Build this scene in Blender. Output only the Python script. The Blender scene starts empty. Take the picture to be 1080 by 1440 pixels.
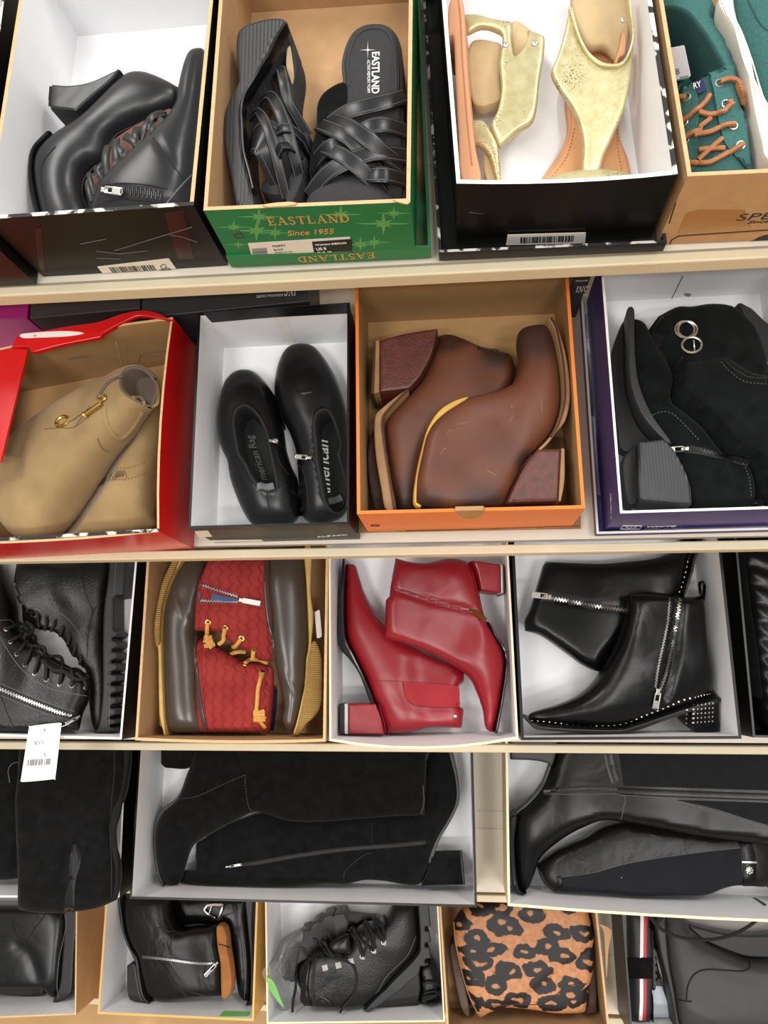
EXPO, WORLD, LAMP = -.2, .62, 92
import bpy, math, random
import numpy as np
from mathutils import Vector, Matrix
from mathutils.bvhtree import BVHTree
from mathutils.geometry import delaunay_2d_cdt
random.seed(7)
SC = bpy.context.scene
COL = SC.collection
# ---------------------------------------------------------------- rack frame
# a = along the shelves, u = up the slope of a shelf, n = out of the shelf towards the customer
TILT = math.radians(40)
F = 1080.0
DU, DN, U1, D1 = .27493, .23356, .45559, .78
ca, sa = math.cos(TILT), math.sin(TILT)
RACK3 = Matrix(((1, 0, 0), (0, ca, -sa), (0, sa, ca)))
RACK = Matrix.Translation((0, 0, 1.83)) @ RACK3.to_4x4()
def _rot(p, y, r):
    return Matrix.Rotation(y, 3, 'Y') @ Matrix.Rotation(p, 3, 'X') @ Matrix.Rotation(r, 3, 'Z')
CAM3 = _rot(math.radians(12.117), math.radians(5.422), math.radians(-.1207))
def ray(px, py): return (CAM3 @ Vector(((px - 540) / F, -(py - 720) / F, -1.0))).normalized()
def shelf_u(k): return U1 - k * DU
def shelf_n(k): return -(D1 + k * DN)
class PL:
    """A plane in the rack frame; P() gives the place on it that a sight line reaches."""
    def __init__(s, O, N):
        s.O = Vector(O); s.N = Vector(N).normalized()
        if s.N.dot(-s.O) < 0: s.N = -s.N
        s.U = (Vector((1, 0, 0)) - s.N * s.N.x)
        if s.U.length < .1: s.U = Vector((0, 1, 0)) - s.N * s.N.y
        s.U.normalize(); s.V = s.N.cross(s.U)
    def P(s, px, py, dz=0.0):
        d = ray(px, py); t = (s.O + s.N * dz).dot(s.N) / d.dot(s.N)
        return d * t
    def uv(s, p): q = p - s.O; return (q.dot(s.U), q.dot(s.V))
    def X(s, u, v, h=0.0): return s.O + s.U * u + s.V * v + s.N * h
def lev(k, h): return PL((0, 0, shelf_n(k) + h), (0, 0, 1))
def pl3(k, *q):
    A, B, C = [lev(k, h).P(x, y) for x, y, h in q]
    return PL(A, (B - A).cross(C - A))
def cr(x0, y0, s):
    return lambda *pts: [(x0 + p[0] / s, y0 + p[1] / s) + tuple(p[2:]) for p in pts]
# crops in which the outlines were taken
c1 = cr(0, 0, 3.35); c2 = cr(280, 0, 3.0857); c3 = cr(590, 0, 3.0857); c4 = cr(880, 0, 3.35)
c5 = cr(0, 370, 3.43); c6 = cr(260, 370, 3.427); c7 = cr(490, 370, 3.0857); c8 = cr(800, 350, 3.4286)
d1 = cr(0, 750, 4.0); d2 = cr(180, 750, 3.6); d3 = cr(450, 750, 3.724); d4 = cr(710, 740, 2.919)
d5 = cr(0, 1000, 3.272); d6 = cr(170, 1030, 2.0377); d7 = cr(670, 1030, 2.634); d8 = cr(120, 1250, 3.857)
e1 = cr(350, 1250, 3.6); e2 = cr(600, 1250, 3.857); e3 = cr(840, 1250, 4.5)
# ---------------------------------------------------------------- curves
def _cm(P, n):
    out = []
    Q = [P[0] * 2 - P[1]] + P + [P[-1] * 2 - P[-2]]
    for i in range(1, len(Q) - 2):
        a, b, c, d = Q[i - 1], Q[i], Q[i + 1], Q[i + 2]
        for j in range(n):
            t = j / n
            out.append(.5 * ((2 * b) + (c - a) * t + (2 * a - 5 * b + 4 * c - d) * t * t + (3 * b - a - 3 * c + d) * t ** 3))
    out.append(P[-1]); return out
def spl(pts, closed=True, n=10):
    P = [Vector(p[:2]) for p in pts]; cor = [i for i, p in enumerate(pts) if len(p) > 2 and p[2]]
    if closed:
        N = len(P)
        if not cor:
            Q = [P[-2], P[-1]] + P + [P[0], P[1]]
            d = _cm(Q, n); return d[2 * n: (2 + N) * n]
        out = []
        for a, b in zip(cor, cor[1:] + [cor[0] + N]):
            seg = [P[i % N] for i in range(a, b + 1)]
            out += (_cm(seg, n) if len(seg) > 1 else seg)[:-1]
        return out
    cs = sorted(set([0] + cor + [len(P) - 1])); out = []
    for a, b in zip(cs, cs[1:]): out += _cm(P[a:b + 1], n)[:-1]
    return out + [P[-1]]
def resamp(P, ds, closed):
    P = [Vector(p) for p in P]
    if closed: P = P + [P[0]]
    L = [0]
    for a, b in zip(P, P[1:]): L.append(L[-1] + (b - a).length)
    m = max(3, int(round(L[-1] / ds))); out = []; j = 0
    for i in range(m if closed else m + 1):
        t = L[-1] * i / m
        while j < len(L) - 2 and L[j + 1] < t: j += 1
        w = (t - L[j]) / max(1e-9, L[j + 1] - L[j]); out.append(P[j].lerp(P[j + 1], min(1, w)))
    return out
def area2(P): return .5 * sum(a[0] * b[1] - b[0] * a[1] for a, b in zip(P, P[1:] + P[:1]))
def nrm2(P):
    out = []; N = len(P)
    for i in range(N):
        t = (P[(i + 1) % N] - P[i - 1]); n = Vector((t.y, -t.x))
        out.append(n.normalized() if n.length > 1e-9 else Vector((0, 0)))
    return out     # outward for counter-clockwise loops
# ---------------------------------------------------------------- objects
class T:
    """One thing: an Empty at its base that parents its parts."""
    def __init__(s, name, label, cat, base, group=None, kind=None):
        s.base = Vector(base)
        o = bpy.data.objects.new(name, None); COL.objects.link(o); o.empty_display_size = .03
        o.matrix_world = RACK @ Matrix.Translation(s.base)
        o['label'] = label; o['category'] = cat
        if group: o['group'] = group
        if kind: o['kind'] = kind
        s.o = o; s.V = []; s.Fc = []; s._b = None; s.hit = True
    def add(s, name, verts, faces, mats, parent=None, smooth=True, mi=None, label=None, hit=True, sharp=40):
        o = mkmesh(name, [v - s.base for v in verts], faces, mats, smooth, mi, sharp)
        o.parent = parent or s.o
        if label: o['label'] = label
        if hit:
            k = len(s.V); s.V += [v.copy() for v in verts]; s.Fc += [[i + k for i in f] for f in faces]; s._b = None
        return o
    def cast(s, px, py, pl=None):
        if s._b is None: s._b = BVHTree.FromPolygons(s.V, s.Fc)
        d = ray(px, py); h = s._b.ray_cast(Vector((0, 0, 0)), d)
        if h[0] is None: return None
        n = h[1].normalized()
        if n.dot(d) > 0: n = -n
        return h[0], n
def mkmesh(name, verts, faces, mats, smooth=True, mi=None, sharp=40):
    me = bpy.data.meshes.new(name); me.from_pydata([tuple(v) for v in verts], [], [tuple(f) for f in faces])
    for m in (mats if isinstance(mats, (list, tuple)) else [mats]): me.materials.append(m)
    if mi is not None: me.polygons.foreach_set('material_index', mi)
    if smooth:
        me.polygons.foreach_set('use_smooth', [True] * len(me.polygons))
        if sharp: me.set_sharp_from_angle(angle=math.radians(sharp))
    me.update(); o = bpy.data.objects.new(name, me); COL.objects.link(o); return o
def solo(name, label, cat, verts, faces, mats, group=None, kind=None, smooth=True, mi=None, sharp=40):
    b = sum(verts, Vector()) / len(verts)
    o = mkmesh(name, [v - b for v in verts], faces, mats, smooth, mi, sharp)
    o.matrix_world = RACK @ Matrix.Translation(b)
    if label: o['label'] = label
    if cat: o['category'] = cat
    if group: o['group'] = group
    if kind: o['kind'] = kind
    return o
class MB:
    """Collects several shapes into one part."""
    def __init__(s): s.v = []; s.f = []; s.m = []
    def put(s, v, f, m=0):
        k = len(s.v); s.v += v; s.f += [[i + k for i in q] for q in f]; s.m += [m] * len(f); return s
    def to(s, t, name, mats, **kw): return t.add(name, s.v, s.f, mats, mi=s.m, **kw)
# ---------------------------------------------------------------- shape makers
def g_box(O, X, Y, Z):
    v = [O, O + X, O + X + Y, O + Y, O + Z, O + X + Z, O + X + Y + Z, O + Y + Z]
    f = [[3, 2, 1, 0], [4, 5, 6, 7], [0, 1, 5, 4], [1, 2, 6, 5], [2, 3, 7, 6], [3, 0, 4, 7]]
    if X.cross(Y).dot(Z) < 0: f = [q[::-1] for q in f]
    return v, f
def g_tube(P, r, seg=7, closed=False, taper=None):
    P = [Vector(p) for p in P]; N = len(P); v = []; f = []
    t0 = ((P[1] - P[-1]) if closed else (P[1] - P[0])).normalized()
    ref = t0.orthogonal().normalized()
    for i in range(N):
        t = (P[(i + 1) % N] - P[i - 1]) if closed else (P[min(N - 1, i + 1)] - P[max(0, i - 1)])
        t.normalize(); ref = (ref - t * ref.dot(t)); ref = ref.normalized() if ref.length > 1e-6 else t.orthogonal().normalized(); b = t.cross(ref)
        rr = r * (taper(i / (N - 1)) if taper else 1)
        for j in range(seg):
            a = 2 * math.pi * j / seg; v.append(P[i] + ref * (math.cos(a) * rr) + b * (math.sin(a) * rr))
    for i in range(N if closed else N - 1):
        for j in range(seg):
            A, B = i * seg, ((i + 1) % N) * seg
            f.append([A + j, A + (j + 1) % seg, B + (j + 1) % seg, B + j])
    if not closed: f += [list(range(seg))[::-1], list(range((N - 1) * seg, N * seg))]
    return v, f
def g_ribbon(P, Nn, w, th, bulge=.25, wf=None):
    """flat strip following points P with normals Nn, its underside on P"""
    v = []; f = []; n = len(P); K = 6
    for i in range(n):
        t = (P[min(n - 1, i + 1)] - P[max(0, i - 1)]).normalized(); nn = Nn[i]; b = t.cross(nn)
        b = b.normalized() if b.length > 1e-6 else t.orthogonal().normalized(); nn = b.cross(t)
        ww = w * (wf(i / (n - 1)) if wf else 1) / 2
        for x, z in ((-1, 0), (-1, .7), (-.7, 1), (.7, 1), (1, .7), (1, 0)): v.append(P[i] + b * (x * ww) + nn * (z * th))
    for i in range(n - 1):
        for j in range(K): f.append([i * K + j, i * K + (j + 1) % K, (i + 1) * K + (j + 1) % K, (i + 1) * K + j])
    f += [list(range(K))[::-1], list(range((n - 1) * K, n * K))]
    return v, f
def g_torus(c, n, R, r, ns=18, nr=7, sx=1.0, xdir=None):
    n = n.normalized(); x = (xdir - n * xdir.dot(n)).normalized() if xdir else n.orthogonal().normalized(); y = n.cross(x)
    return g_tube([c + x * (math.cos(2 * math.pi * i / ns) * R * sx) + y * (math.sin(2 * math.pi * i / ns) * R) for i in range(ns)], r, nr, True)
def g_dome(c, n, R, h, ns=12, nr=4):
    n = n.normalized(); x = n.orthogonal().normalized(); y = n.cross(x); v = []; f = []
    for i in range(nr):
        a = i / nr * math.pi / 2
        for j in range(ns):
            q = 2 * math.pi * j / ns; v.append(c + (x * math.cos(q) + y * math.sin(q)) * (R * math.cos(a)) + n * (h * math.sin(a)))
    v.append(c + n * h)
    for i in range(nr - 1):
        for j in range(ns): f.append([i * ns + j, i * ns + (j + 1) % ns, (i + 1) * ns + (j + 1) % ns, (i + 1) * ns + j])
    for j in range(ns): f.append([(nr - 1) * ns + j, (nr - 1) * ns + (j + 1) % ns, nr * ns])
    f.append(list(range(ns))[::-1]); return v, f
def g_prism(P2, pl, z0, z1, b=.0015):
    if area2(P2) < 0: P2 = P2[::-1]
    nn = nrm2(P2); N = len(P2); v = []; f = []
    for z, e in ((z0, b), (z0 + b, 0), (z1 - b, 0), (z1 - b * .3, b * .3), (z1, b)):
        for p, q in zip(P2, nn): r = p - q * e; v.append(pl.X(r.x, r.y, z))
    for k in range(4):
        for j in range(N): f.append([k * N + j, k * N + (j + 1) % N, (k + 1) * N + (j + 1) % N, (k + 1) * N + j])
    Q = [p - q * b for p, q in zip(P2, nn)]
    try:
        V2, _, F2, ov, _, _ = delaunay_2d_cdt([Vector(q) for q in Q], [(i, (i + 1) % N) for i in range(N)], [list(range(N))], 1, 1e-7)
    except Exception: V2, F2 = Q, [list(range(N))]
    for z, up in ((z1, 1), (z0, 0)):
        k = len(v); v += [pl.X(q[0], q[1], z) for q in V2]
        for t in F2:
            c = area2([V2[i] for i in t]) > 0; f.append([k + i for i in (t if c == bool(up) else t[::-1])])
    return v, f
def loop2(pts, pl, ds=.004, closed=True, dz=0.0):
    return resamp([Vector(pl.uv(pl.P(p[0], p[1], dz))) for p in spl(pts, closed)], ds, closed)
def slab(t, name, pts, pl, z0, z1, mat, b=.0015, ds=.004, **kw):
    v, f = g_prism(loop2(pts, pl, ds), pl, z0, z1, b); return t.add(name, v, f, mat, **kw)
def band(t, name, path, pl, w, z0, z1, mat, b=.0015, ds=.004, wf=None, **kw):
    """strip of width w standing on one side of a path: the edge of a sole"""
    P = loop2(path, pl, ds, False); n = len(P); Q = []
    for i in range(n):
        d = (P[min(n - 1, i + 1)] - P[max(0, i - 1)]).normalized()
        Q.append(P[i] + Vector((d.y, -d.x)) * (w * (wf(i / (n - 1)) if wf else 1)))
    v, f = g_prism(P + Q[::-1], pl, z0, z1, b); return t.add(name, v, f, mat, **kw)
def puff(t, name, out, pl, Ht, Hb, mat, p=3.0, hm=None, hole=None, depth=.04, cre=(), s=None, ds=.0045, hmat=None, hz=0.0, **kw):
    """closed rounded body grown from an outline: thick in the middle, round at the rim, with real depth on both sides"""
    B = loop2(out, pl, ds)
    if area2(B) < 0: B = B[::-1]
    nb = len(B); A = abs(area2(B)); nn = nrm2(B)
    s = s or max(.0045, math.sqrt(A / 900))
    Bn = np.array([(q.x, q.y) for q in B]); pts = [tuple(q) for q in B]; edges = [(i, (i + 1) % nb) for i in range(nb)]
    def inside(Q, L):
        L = np.array(L); x, y = Q[:, 0][:, None], Q[:, 1][:, None]; x1, y1 = L[:, 0], L[:, 1]; x2, y2 = np.roll(L[:, 0], -1), np.roll(L[:, 1], -1)
        c = ((y1 > y) != (y2 > y)) & (x < (x2 - x1) * (y - y1) / (y2 - y1 + 1e-12) + x1); return c.sum(1) % 2 == 1
    def dist(Q, L, closed=True):
        L = np.array(L); a = L if closed else L[:-1]; b = np.roll(L, -1, 0) if closed else L[1:]; ab = b - a
        tt = np.clip(((Q[:, None, :] - a) * ab).sum(2) / ((ab ** 2).sum(1) + 1e-15), 0, 1)
        return np.sqrt((((a + tt[..., None] * ab) - Q[:, None, :]) ** 2).sum(2)).min(1)
    cand = []; H = None
    if hole is not None:
        H = loop2(hole, pl, ds, dz=hz)
        if area2(H) < 0: H = H[::-1]
        k = len(pts); pts += [tuple(q) for q in H]; edges += [(k + i, k + (i + 1) % len(H)) for i in range(len(H))]
        Hn = np.array([(q.x, q.y) for q in H])
    for e in (.0010, .0032):
        q = np.array([(b.x - m.x * e, b.y - m.y * e) for b, m in zip(B, nn)]); ok = inside(q, Bn) & (dist(q, Bn) > e * .8); cand.append(q[ok])
    x0, y0 = Bn.min(0); x1, y1 = Bn.max(0); g = []; r = 0; y = y0
    while y < y1:
        x = x0 + (s / 2 if r % 2 else 0)
        while x < x1: g.append((x, y)); x += s
        y += s * .866; r += 1
    g = np.array(g) if g else np.zeros((0, 2))
    if len(g): g = g[inside(g, Bn)]
    if len(g): g = g[dist(g, Bn) > .0032 + .4 * s]
    cand.append(g); cand = np.concatenate(cand)
    if H is not None: cand = cand[dist(cand, Hn) > .0015]
    pts += [tuple(q) for q in cand]
    V, _, Fa, ov, _, _ = delaunay_2d_cdt([Vector(q) for q in pts], edges, [list(range(nb))], 1, 1e-7)
    V = np.array([(q[0], q[1]) for q in V]); tri = np.array([q for q in Fa if len(q) == 3])
    n = len(V); bd = np.array([any(i < nb for i in o) for o in ov]); hb = np.array([any(nb <= i < nb + (len(H) if H else 0) for i in o) for o in ov])
    L = np.zeros((n, n)); Ms = np.zeros(n); area = []
    P3 = V[tri]
    for a, b, c in ((0, 1, 2), (1, 2, 0), (2, 0, 1)):
        e1, e2 = P3[:, b] - P3[:, a], P3[:, c] - P3[:, a]; cr_ = np.abs(e1[:, 0] * e2[:, 1] - e1[:, 1] * e2[:, 0]) + 1e-12
        w = .5 * (e1 * e2).sum(1) / cr_; i, j = tri[:, b], tri[:, c]
        np.add.at(L, (i, j), -w); np.add.at(L, (j, i), -w); np.add.at(L, (i, i), w); np.add.at(L, (j, j), w); np.add.at(Ms, tri[:, a], cr_ / 6)
    fr = np.where(~bd)[0]; phi = np.zeros(n); phi[fr] = np.linalg.solve(L[np.ix_(fr, fr)], Ms[fr])
    rr = np.sqrt(np.maximum(0, 2 * phi))
    if hm:
        K = np.array([pl.uv(pl.P(x, y)) for x, y, _ in hm]); kh = np.array([q[2] for q in hm]); D = ((V[:, None] - K) ** 2).sum(2) + 1e-5
        w = 1 / D ** 1.5; Hv = (w * kh).sum(1) / w.sum(1)
    else: Hv = np.ones(n)
    def prof(Hm): h = Hv * Hm; return rr * h / (rr ** p + h ** p + 1e-15) ** (1 / p)
    zt, zb = prof(Ht), (prof(Hb) if Hb > 1e-4 else np.minimum(rr, 1e-4))
    for path, dep, wid in cre:
        q = np.array([pl.uv(pl.P(*c)) for c in spl(path, False, 6)]); zt = zt - dep * np.exp(-(dist(V, q, False) / wid) ** 2) * np.clip(rr / .008, 0, 1)
    cen = V[tri].mean(1); keep = np.ones(len(tri), bool)
    if H is not None: keep = ~inside(cen, Hn)
    verts = [pl.X(V[i, 0], V[i, 1], zt[i]) for i in range(n)]; bi = {}
    for i in range(n):
        if bd[i]: bi[i] = i
        else: bi[i] = len(verts); verts.append(pl.X(V[i, 0], V[i, 1], -zb[i]))
    faces = []; mi = []
    cw = (P3[:, 1, 0] - P3[:, 0, 0]) * (P3[:, 2, 1] - P3[:, 0, 1]) - (P3[:, 1, 1] - P3[:, 0, 1]) * (P3[:, 2, 0] - P3[:, 0, 0])
    for q, k, c in zip(tri, keep, cw):
        q = [int(i) for i in (q if c > 0 else q[::-1])]
        if k: faces.append(q); mi.append(0)
        faces.append([bi[i] for i in q[::-1]]); mi.append(0)
    if H is not None:
        o2n = {}
        for i, o in enumerate(ov):
            for j in o: o2n[j] = i
        ring = [o2n[nb + i] for i in range(len(H))]; hn = nrm2(H)
        prev = ring
        for e, dz in ((.0012, .0012), (.0028, .0005), (.004, -.003), (.003, -depth)):
            nx = []
            for i, m in zip(ring, hn):
                x, y = V[i, 0] - m.x * e, V[i, 1] - m.y * e; nx.append(len(verts)); verts.append(pl.X(x, y, (-Hb + .004) if (depth >= .05 and dz == -depth) else max(zt[i] + dz, -zb[i] + .002)))
            for j in range(len(ring)): a, b = j, (j + 1) % len(ring); faces.append([prev[a], prev[b], nx[b], nx[a]]); mi.append(1 if hmat else 0)
            prev = nx
        faces.append(prev); mi.append(1 if hmat else 0)
    mats = [mat] + ([hmat] if hmat else [])
    return t.add(name, verts, faces, mats, mi=mi, sharp=None if H is None else 70, **kw)
# ---------------------------------------------------------------- things laid on a surface
def track(t, pts, off=0.0, ds=.004, pl=None):
    D = spl(pts, False, 8); hits = [t.cast(q.x, q.y) for q in D]; good = [h for h in hits if h is not None and h[1].dot(h[0].normalized()) < -.12]
    if good: last = min(good, key=lambda h: h[0].length)
    else: last = (ray(D[0].x, D[0].y) * (t.base.length - .05), -ray(D[0].x, D[0].y))
    first = next((i for i, h in enumerate(hits) if h in good), None); out = []
    if first is not None: last = hits[first]
    for q, h in zip(D, hits):
        r = ray(q.x, q.y)
        if h is None or h[1].dot(r) > -.12: h = (r * last[0].length, (last[1] - r).normalized())
        elif (h[0] - last[0]).length > .03: h = (r * last[0].length, (last[1] - r).normalized())
        else: last = h
        out.append(h)
    P = [p + n * off for p, n in out]; R = resamp(P, ds, False); L = [0]
    N = []
    for r in R:
        i = min(range(len(P)), key=lambda k: (P[k] - r).length_squared); N.append(out[i][1])
    N = [(N[max(0, i - 1)] + N[i] + N[min(len(N) - 1, i + 1)]).normalized() for i in range(len(N))]
    return R, N
def strap(t, name, pts, w, th, mat, off=-.0006, ds=.005, wf=None, **kw):
    P, N = track(t, pts, off, ds); v, f = g_ribbon(P, N, w, th, wf=wf); return t.add(name, v, f, mat, **kw)
def cord(t, name, pts, r, mat, off=None, ds=.004, arch=0, **kw):
    P, N = track(t, pts, r * .5 if off is None else off, ds)
    if arch: P = [p + n * (arch * math.sin(math.pi * i / (len(P) - 1))) for i, (p, n) in enumerate(zip(P, N))]
    v, f = g_tube(P, r, 7); return t.add(name, v, f, mat, hit=False, **kw)
def stitch(t, pts, mat, r=.0005, name='seam', dash=False, off=.0001):
    P, N = track(t, pts, off, .0035 if not dash else .0022)
    if not dash: v, f = g_tube(P, r, 5); return t.add(name, v, f, mat, hit=False)
    m = MB()
    for i in range(0, len(P) - 1, 2): m.put(*g_tube([P[i], P[i + 1]], r, 5))
    return m.to(t, name, mat, hit=False)
def zipper(t, pts, tape, teeth, w=.009, tw=.005, th=.0011, name='zipper'):
    P, N = track(t, pts, -.0004, .0022); v, f = g_ribbon(P, N, w, .0009); o = t.add(name, v, f, tape, hit=True)
    m = MB()
    for i in range(1, len(P) - 1):
        d = (P[i + 1] - P[i - 1]).normalized(); b = d.cross(N[i]).normalized(); s_ = 1 if i % 2 else -1
        c = P[i] + N[i] * .0009 + b * (s_ * tw * .14)
        m.put(*g_box(c - d * .0006 - b * (tw * .36), d * .0012, b * (tw * .72), N[i] * th))
    m.to(t, 'zipper_teeth', teeth, parent=o, hit=False, smooth=False); return o
def hitpl(t, px, py, off=0.0):
    h = t.cast(px, py); return PL(h[0] + h[1] * off, h[1])
def patch(t, name, pts, mat, th=.0012, off=-.0004, at=None, b=.0004, ds=.002, face=None, **kw):
    """small flat piece lying on the surface where the outline sits"""
    c = at or (sum(p[0] for p in pts) / len(pts), sum(p[1] for p in pts) / len(pts))
    if face is None:
        hs = [t.cast(c[0] + (p[0] - c[0]) * f, c[1] + (p[1] - c[1]) * f) for p in pts for f in (.75,)]; hs = [h for h in hs if h]
        h0 = t.cast(*c); n = sum((h[1] for h in hs), h0[1]).normalized(); pl = PL(h0[0] + n * off, n)
    else: pl = face
    v, f = g_prism(loop2(pts, pl, ds), pl, 0 if face is None else off, (0 if face is None else off) + th, b)
    return t.add(name, v, f, mat, **kw)
def ring(t, name, px, py, R, r, mat, sx=1.0, off=0.0, tilt=None, hit=False, **kw):
    h = t.cast(px, py)
    if h is None: return None
    v, f = g_torus(h[0] + h[1] * off, h[1], R, r, sx=sx, xdir=Vector((1, 0, 0)) if tilt is None else Vector((math.cos(tilt), math.sin(tilt), 0)))
    return t.add(name, v, f, mat, hit=hit, **kw)
def studs(t, name, pts, R, mat, h=None, **kw):
    m = MB()
    for q in pts:
        k = t.cast(q[0], q[1])
        if k: m.put(*g_dome(k[0] - k[1] * .0003, k[1], R, h or R * .8, 9, 3))
    return m.to(t, name, mat, hit=False, **kw)
def row(pts, n):
    D = spl(pts, False, 12); return resamp(D, 1e9, False) if n < 2 else [tuple(q) for q in _even(D, n)]
def _even(D, n):
    L = [0]
    for a, b in zip(D, D[1:]): L.append(L[-1] + (b - a).length)
    out = []; j = 0
    for i in range(n):
        t = L[-1] * i / (n - 1)
        while j < len(L) - 2 and L[j + 1] < t: j += 1
        out.append(D[j].lerp(D[j + 1], (t - L[j]) / max(1e-9, L[j + 1] - L[j])))
    return out
def puller(t, a, b, w, mat, parent=None, off=.0015, th=.0018, slot=True, head=True):
    """zip slider and its tab from a to b"""
    ha, hb = t.cast(*a), t.cast(*b); n = ha[1]
    A = ha[0] + n * off; B = PL(A, n).P(*b); d = (B - A); L = d.length; d.normalize(); s_ = n.cross(d); pl = PL(A, n)
    o = None
    if head:
        v, f = g_prism([Vector(q) for q in ((-w * .42, -.005), (w * .42, -.005), (w * .3, .004), (-w * .3, .004))], type('q', (), {'X': staticmethod(lambda x, y, z: A + s_ * x + d * y + n * z)}), 0, .0026, .0006); o = t.add('zip_slider', v, f, mat, parent=parent, hit=False)
    m = MB(); A2 = A + d * .001 + n * .0032
    if slot:
        m.put(*g_tube([A2 + d * x + s_ * y for x, y in ((0, -w * .45), (L, -w * .5), (L + w * .15, 0), (L, w * .5), (0, w * .45), (-w * .1, 0))], th * .55, 6, True))
        m.put(*g_box(A2 + d * L * .45 - s_ * w * .45, d * L * .5, s_ * w * .9, n * th * .5))
    else: m.put(*g_box(A2 - s_ * w * .5, d * L, s_ * w, n * th))
    m.to(t, 'zip_pull', mat, parent=parent, hit=False, smooth=slot); return o
def text(t, name, s, pl, p0, p1, hgt, mat, shear=0.0, off=.0004, th=.0003, parent=None, bold=0.0, flip=False, serif=False):
    """raised lettering along the line p0-p1 (sight-line places on plane pl)"""
    A, B = pl.P(*p0), pl.P(*p1); X = (B - A); W = X.length; X.normalize(); Y = pl.N.cross(X)
    if serif: v2, f2 = serif_text(s)
    else:
        cu = bpy.data.curves.new(name, 'FONT'); cu.body = s; cu.shear = shear; cu.offset = bold; cu.resolution_u = 3; cu.extrude = 0
        o = bpy.data.objects.new(name, cu); COL.objects.link(o); dg = bpy.context.evaluated_depsgraph_get()
        me = bpy.data.meshes.new_from_object(o.evaluated_get(dg)); v2 = [(q.co.x, q.co.y) for q in me.vertices]; f2 = [list(q.vertices) for q in me.polygons]
        bpy.data.objects.remove(o); bpy.data.curves.remove(cu); bpy.data.meshes.remove(me)
    xs = [q[0] for q in v2]; ys = [q[1] for q in v2]; x0, x1, y0, y1 = min(xs), max(xs), min(ys), max(ys)
    k = W / (x1 - x0); ky = hgt / (y1 - y0); N = len(v2)
    v = [A + X * ((q[0] - x0) * k) + Y * ((q[1] - y0) * ky) + pl.N * (off + th) for q in v2] + [A + X * ((q[0] - x0) * k) + Y * ((q[1] - y0) * ky) + pl.N * off for q in v2]
    f = [list(q) for q in f2]; ed = {}
    for q in f2:
        for a, b in zip(q, q[1:] + q[:1]): ed[(a, b)] = 1
    for a, b in ed:
        if (b, a) not in ed: f.append([b, a, a + N, b + N])
    return t.add(name, v, f, mat, parent=parent, hit=False, smooth=False)
_G = {'E': (.62, [('v', .16, 0, 1), ('h', 0, .6, .95), ('h', 0, .6, .05), ('h', .1, .48, .5), ('v2', .57, .74, 1), ('v2', .57, 0, .26), ('v2', .46, .38, .62)]),
      'A': (.78, [('d', .1, 0, .4, 1), ('D', .68, 0, .4, 1), ('h', .22, .56, .36), ('h', 0, .24, .04), ('h', .5, .8, .04)]),
      'S': (.55, [('a',)]), 'T': (.68, [('v', .34, 0, 1), ('h', 0, .68, .95), ('h', .2, .48, .04), ('v2', .04, .74, 1), ('v2', .64, .74, 1)]),
      'L': (.6, [('v', .16, 0, 1), ('h', 0, .32, .96), ('h', 0, .58, .05), ('v2', .55, 0, .3)]),
      'N': (.8, [('v2', .14, 0, 1), ('v2', .68, 0, 1), ('D', .66, 0, .12, 1), ('h', 0, .28, .04), ('h', 0, .2, .96), ('h', .54, .82, .96)]),
      'D': (.74, [('v', .16, 0, 1), ('b',), ('h', 0, .2, .96), ('h', 0, .2, .04)]), 'I': (.36, [('v', .18, 0, 1), ('h', .02, .34, .96), ('h', .02, .34, .04)]),
      'C': (.7, [('c',), ('v2', .64, .7, .96)])}
def serif_text(s):
    v = []; f = []
    def quad(a, b, w):
        a, b = Vector(a), Vector(b); d = (b - a).normalized(); m = Vector((-d.y, d.x)) * w / 2; k = len(v); v.extend([tuple(a - m), tuple(b - m), tuple(b + m), tuple(a + m)]); f.append([k, k + 1, k + 2, k + 3])
    x = 0
    for ch in s:
        if ch not in _G: x += .3; continue
        w, st = _G[ch]
        for q in st:
            if q[0] == 'v': quad((x + q[1], q[2]), (x + q[1], q[3]), .15)
            elif q[0] == 'v2': quad((x + q[1], q[2]), (x + q[1], q[3]), .06)
            elif q[0] == 'h': quad((x + q[1], q[3]), (x + q[2], q[3]), .07)
            elif q[0] == 'd': quad((x + q[1], q[2]), (x + q[3], q[4]), .06)
            elif q[0] == 'D': quad((x + q[1], q[2]), (x + q[3], q[4]), .15)
            else:
                if q[0] == 'a': A = [(.48, .8), (.38, .94), (.26, .97), (.12, .9), (.09, .74), (.2, .6), (.36, .48), (.46, .32), (.42, .12), (.28, .03), (.14, .05), (.05, .22)]
                elif q[0] == 'b': A = [(.16, .96), (.4, .94), (.58, .8), (.66, .5), (.58, .2), (.4, .06), (.16, .04)]
                else: A = [(.62, .8), (.5, .94), (.36, .96), (.18, .85), (.1, .5), (.18, .15), (.36, .04), (.52, .06), (.64, .24)]
                for a, b in zip(A, A[1:]): quad((x + a[0], a[1]), (x + b[0], b[1]), .12)
        x += w + .12
    return v, f
def barcode(t, name, pl, p00, p10, p01, mat, n=40, off=.0012, parent=None, th=.0002):
    A, B, C = pl.P(*p00), pl.P(*p10), pl.P(*p01); X, Y = B - A, C - A; m = MB(); x = 0; rnd = random.Random(len(name) + n)
    ws = [rnd.choice((1, 1, 2, 3)) for _ in range(2 * n)]; S_ = sum(ws)
    for i, w in enumerate(ws):
        if i % 2 == 0: m.put(*g_box(A + X * (x / S_) + pl.N * off, X * (w / S_), Y, pl.N * th))
        x += w
    return m.to(t, name, mat, parent=parent, hit=False, smooth=False)

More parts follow.
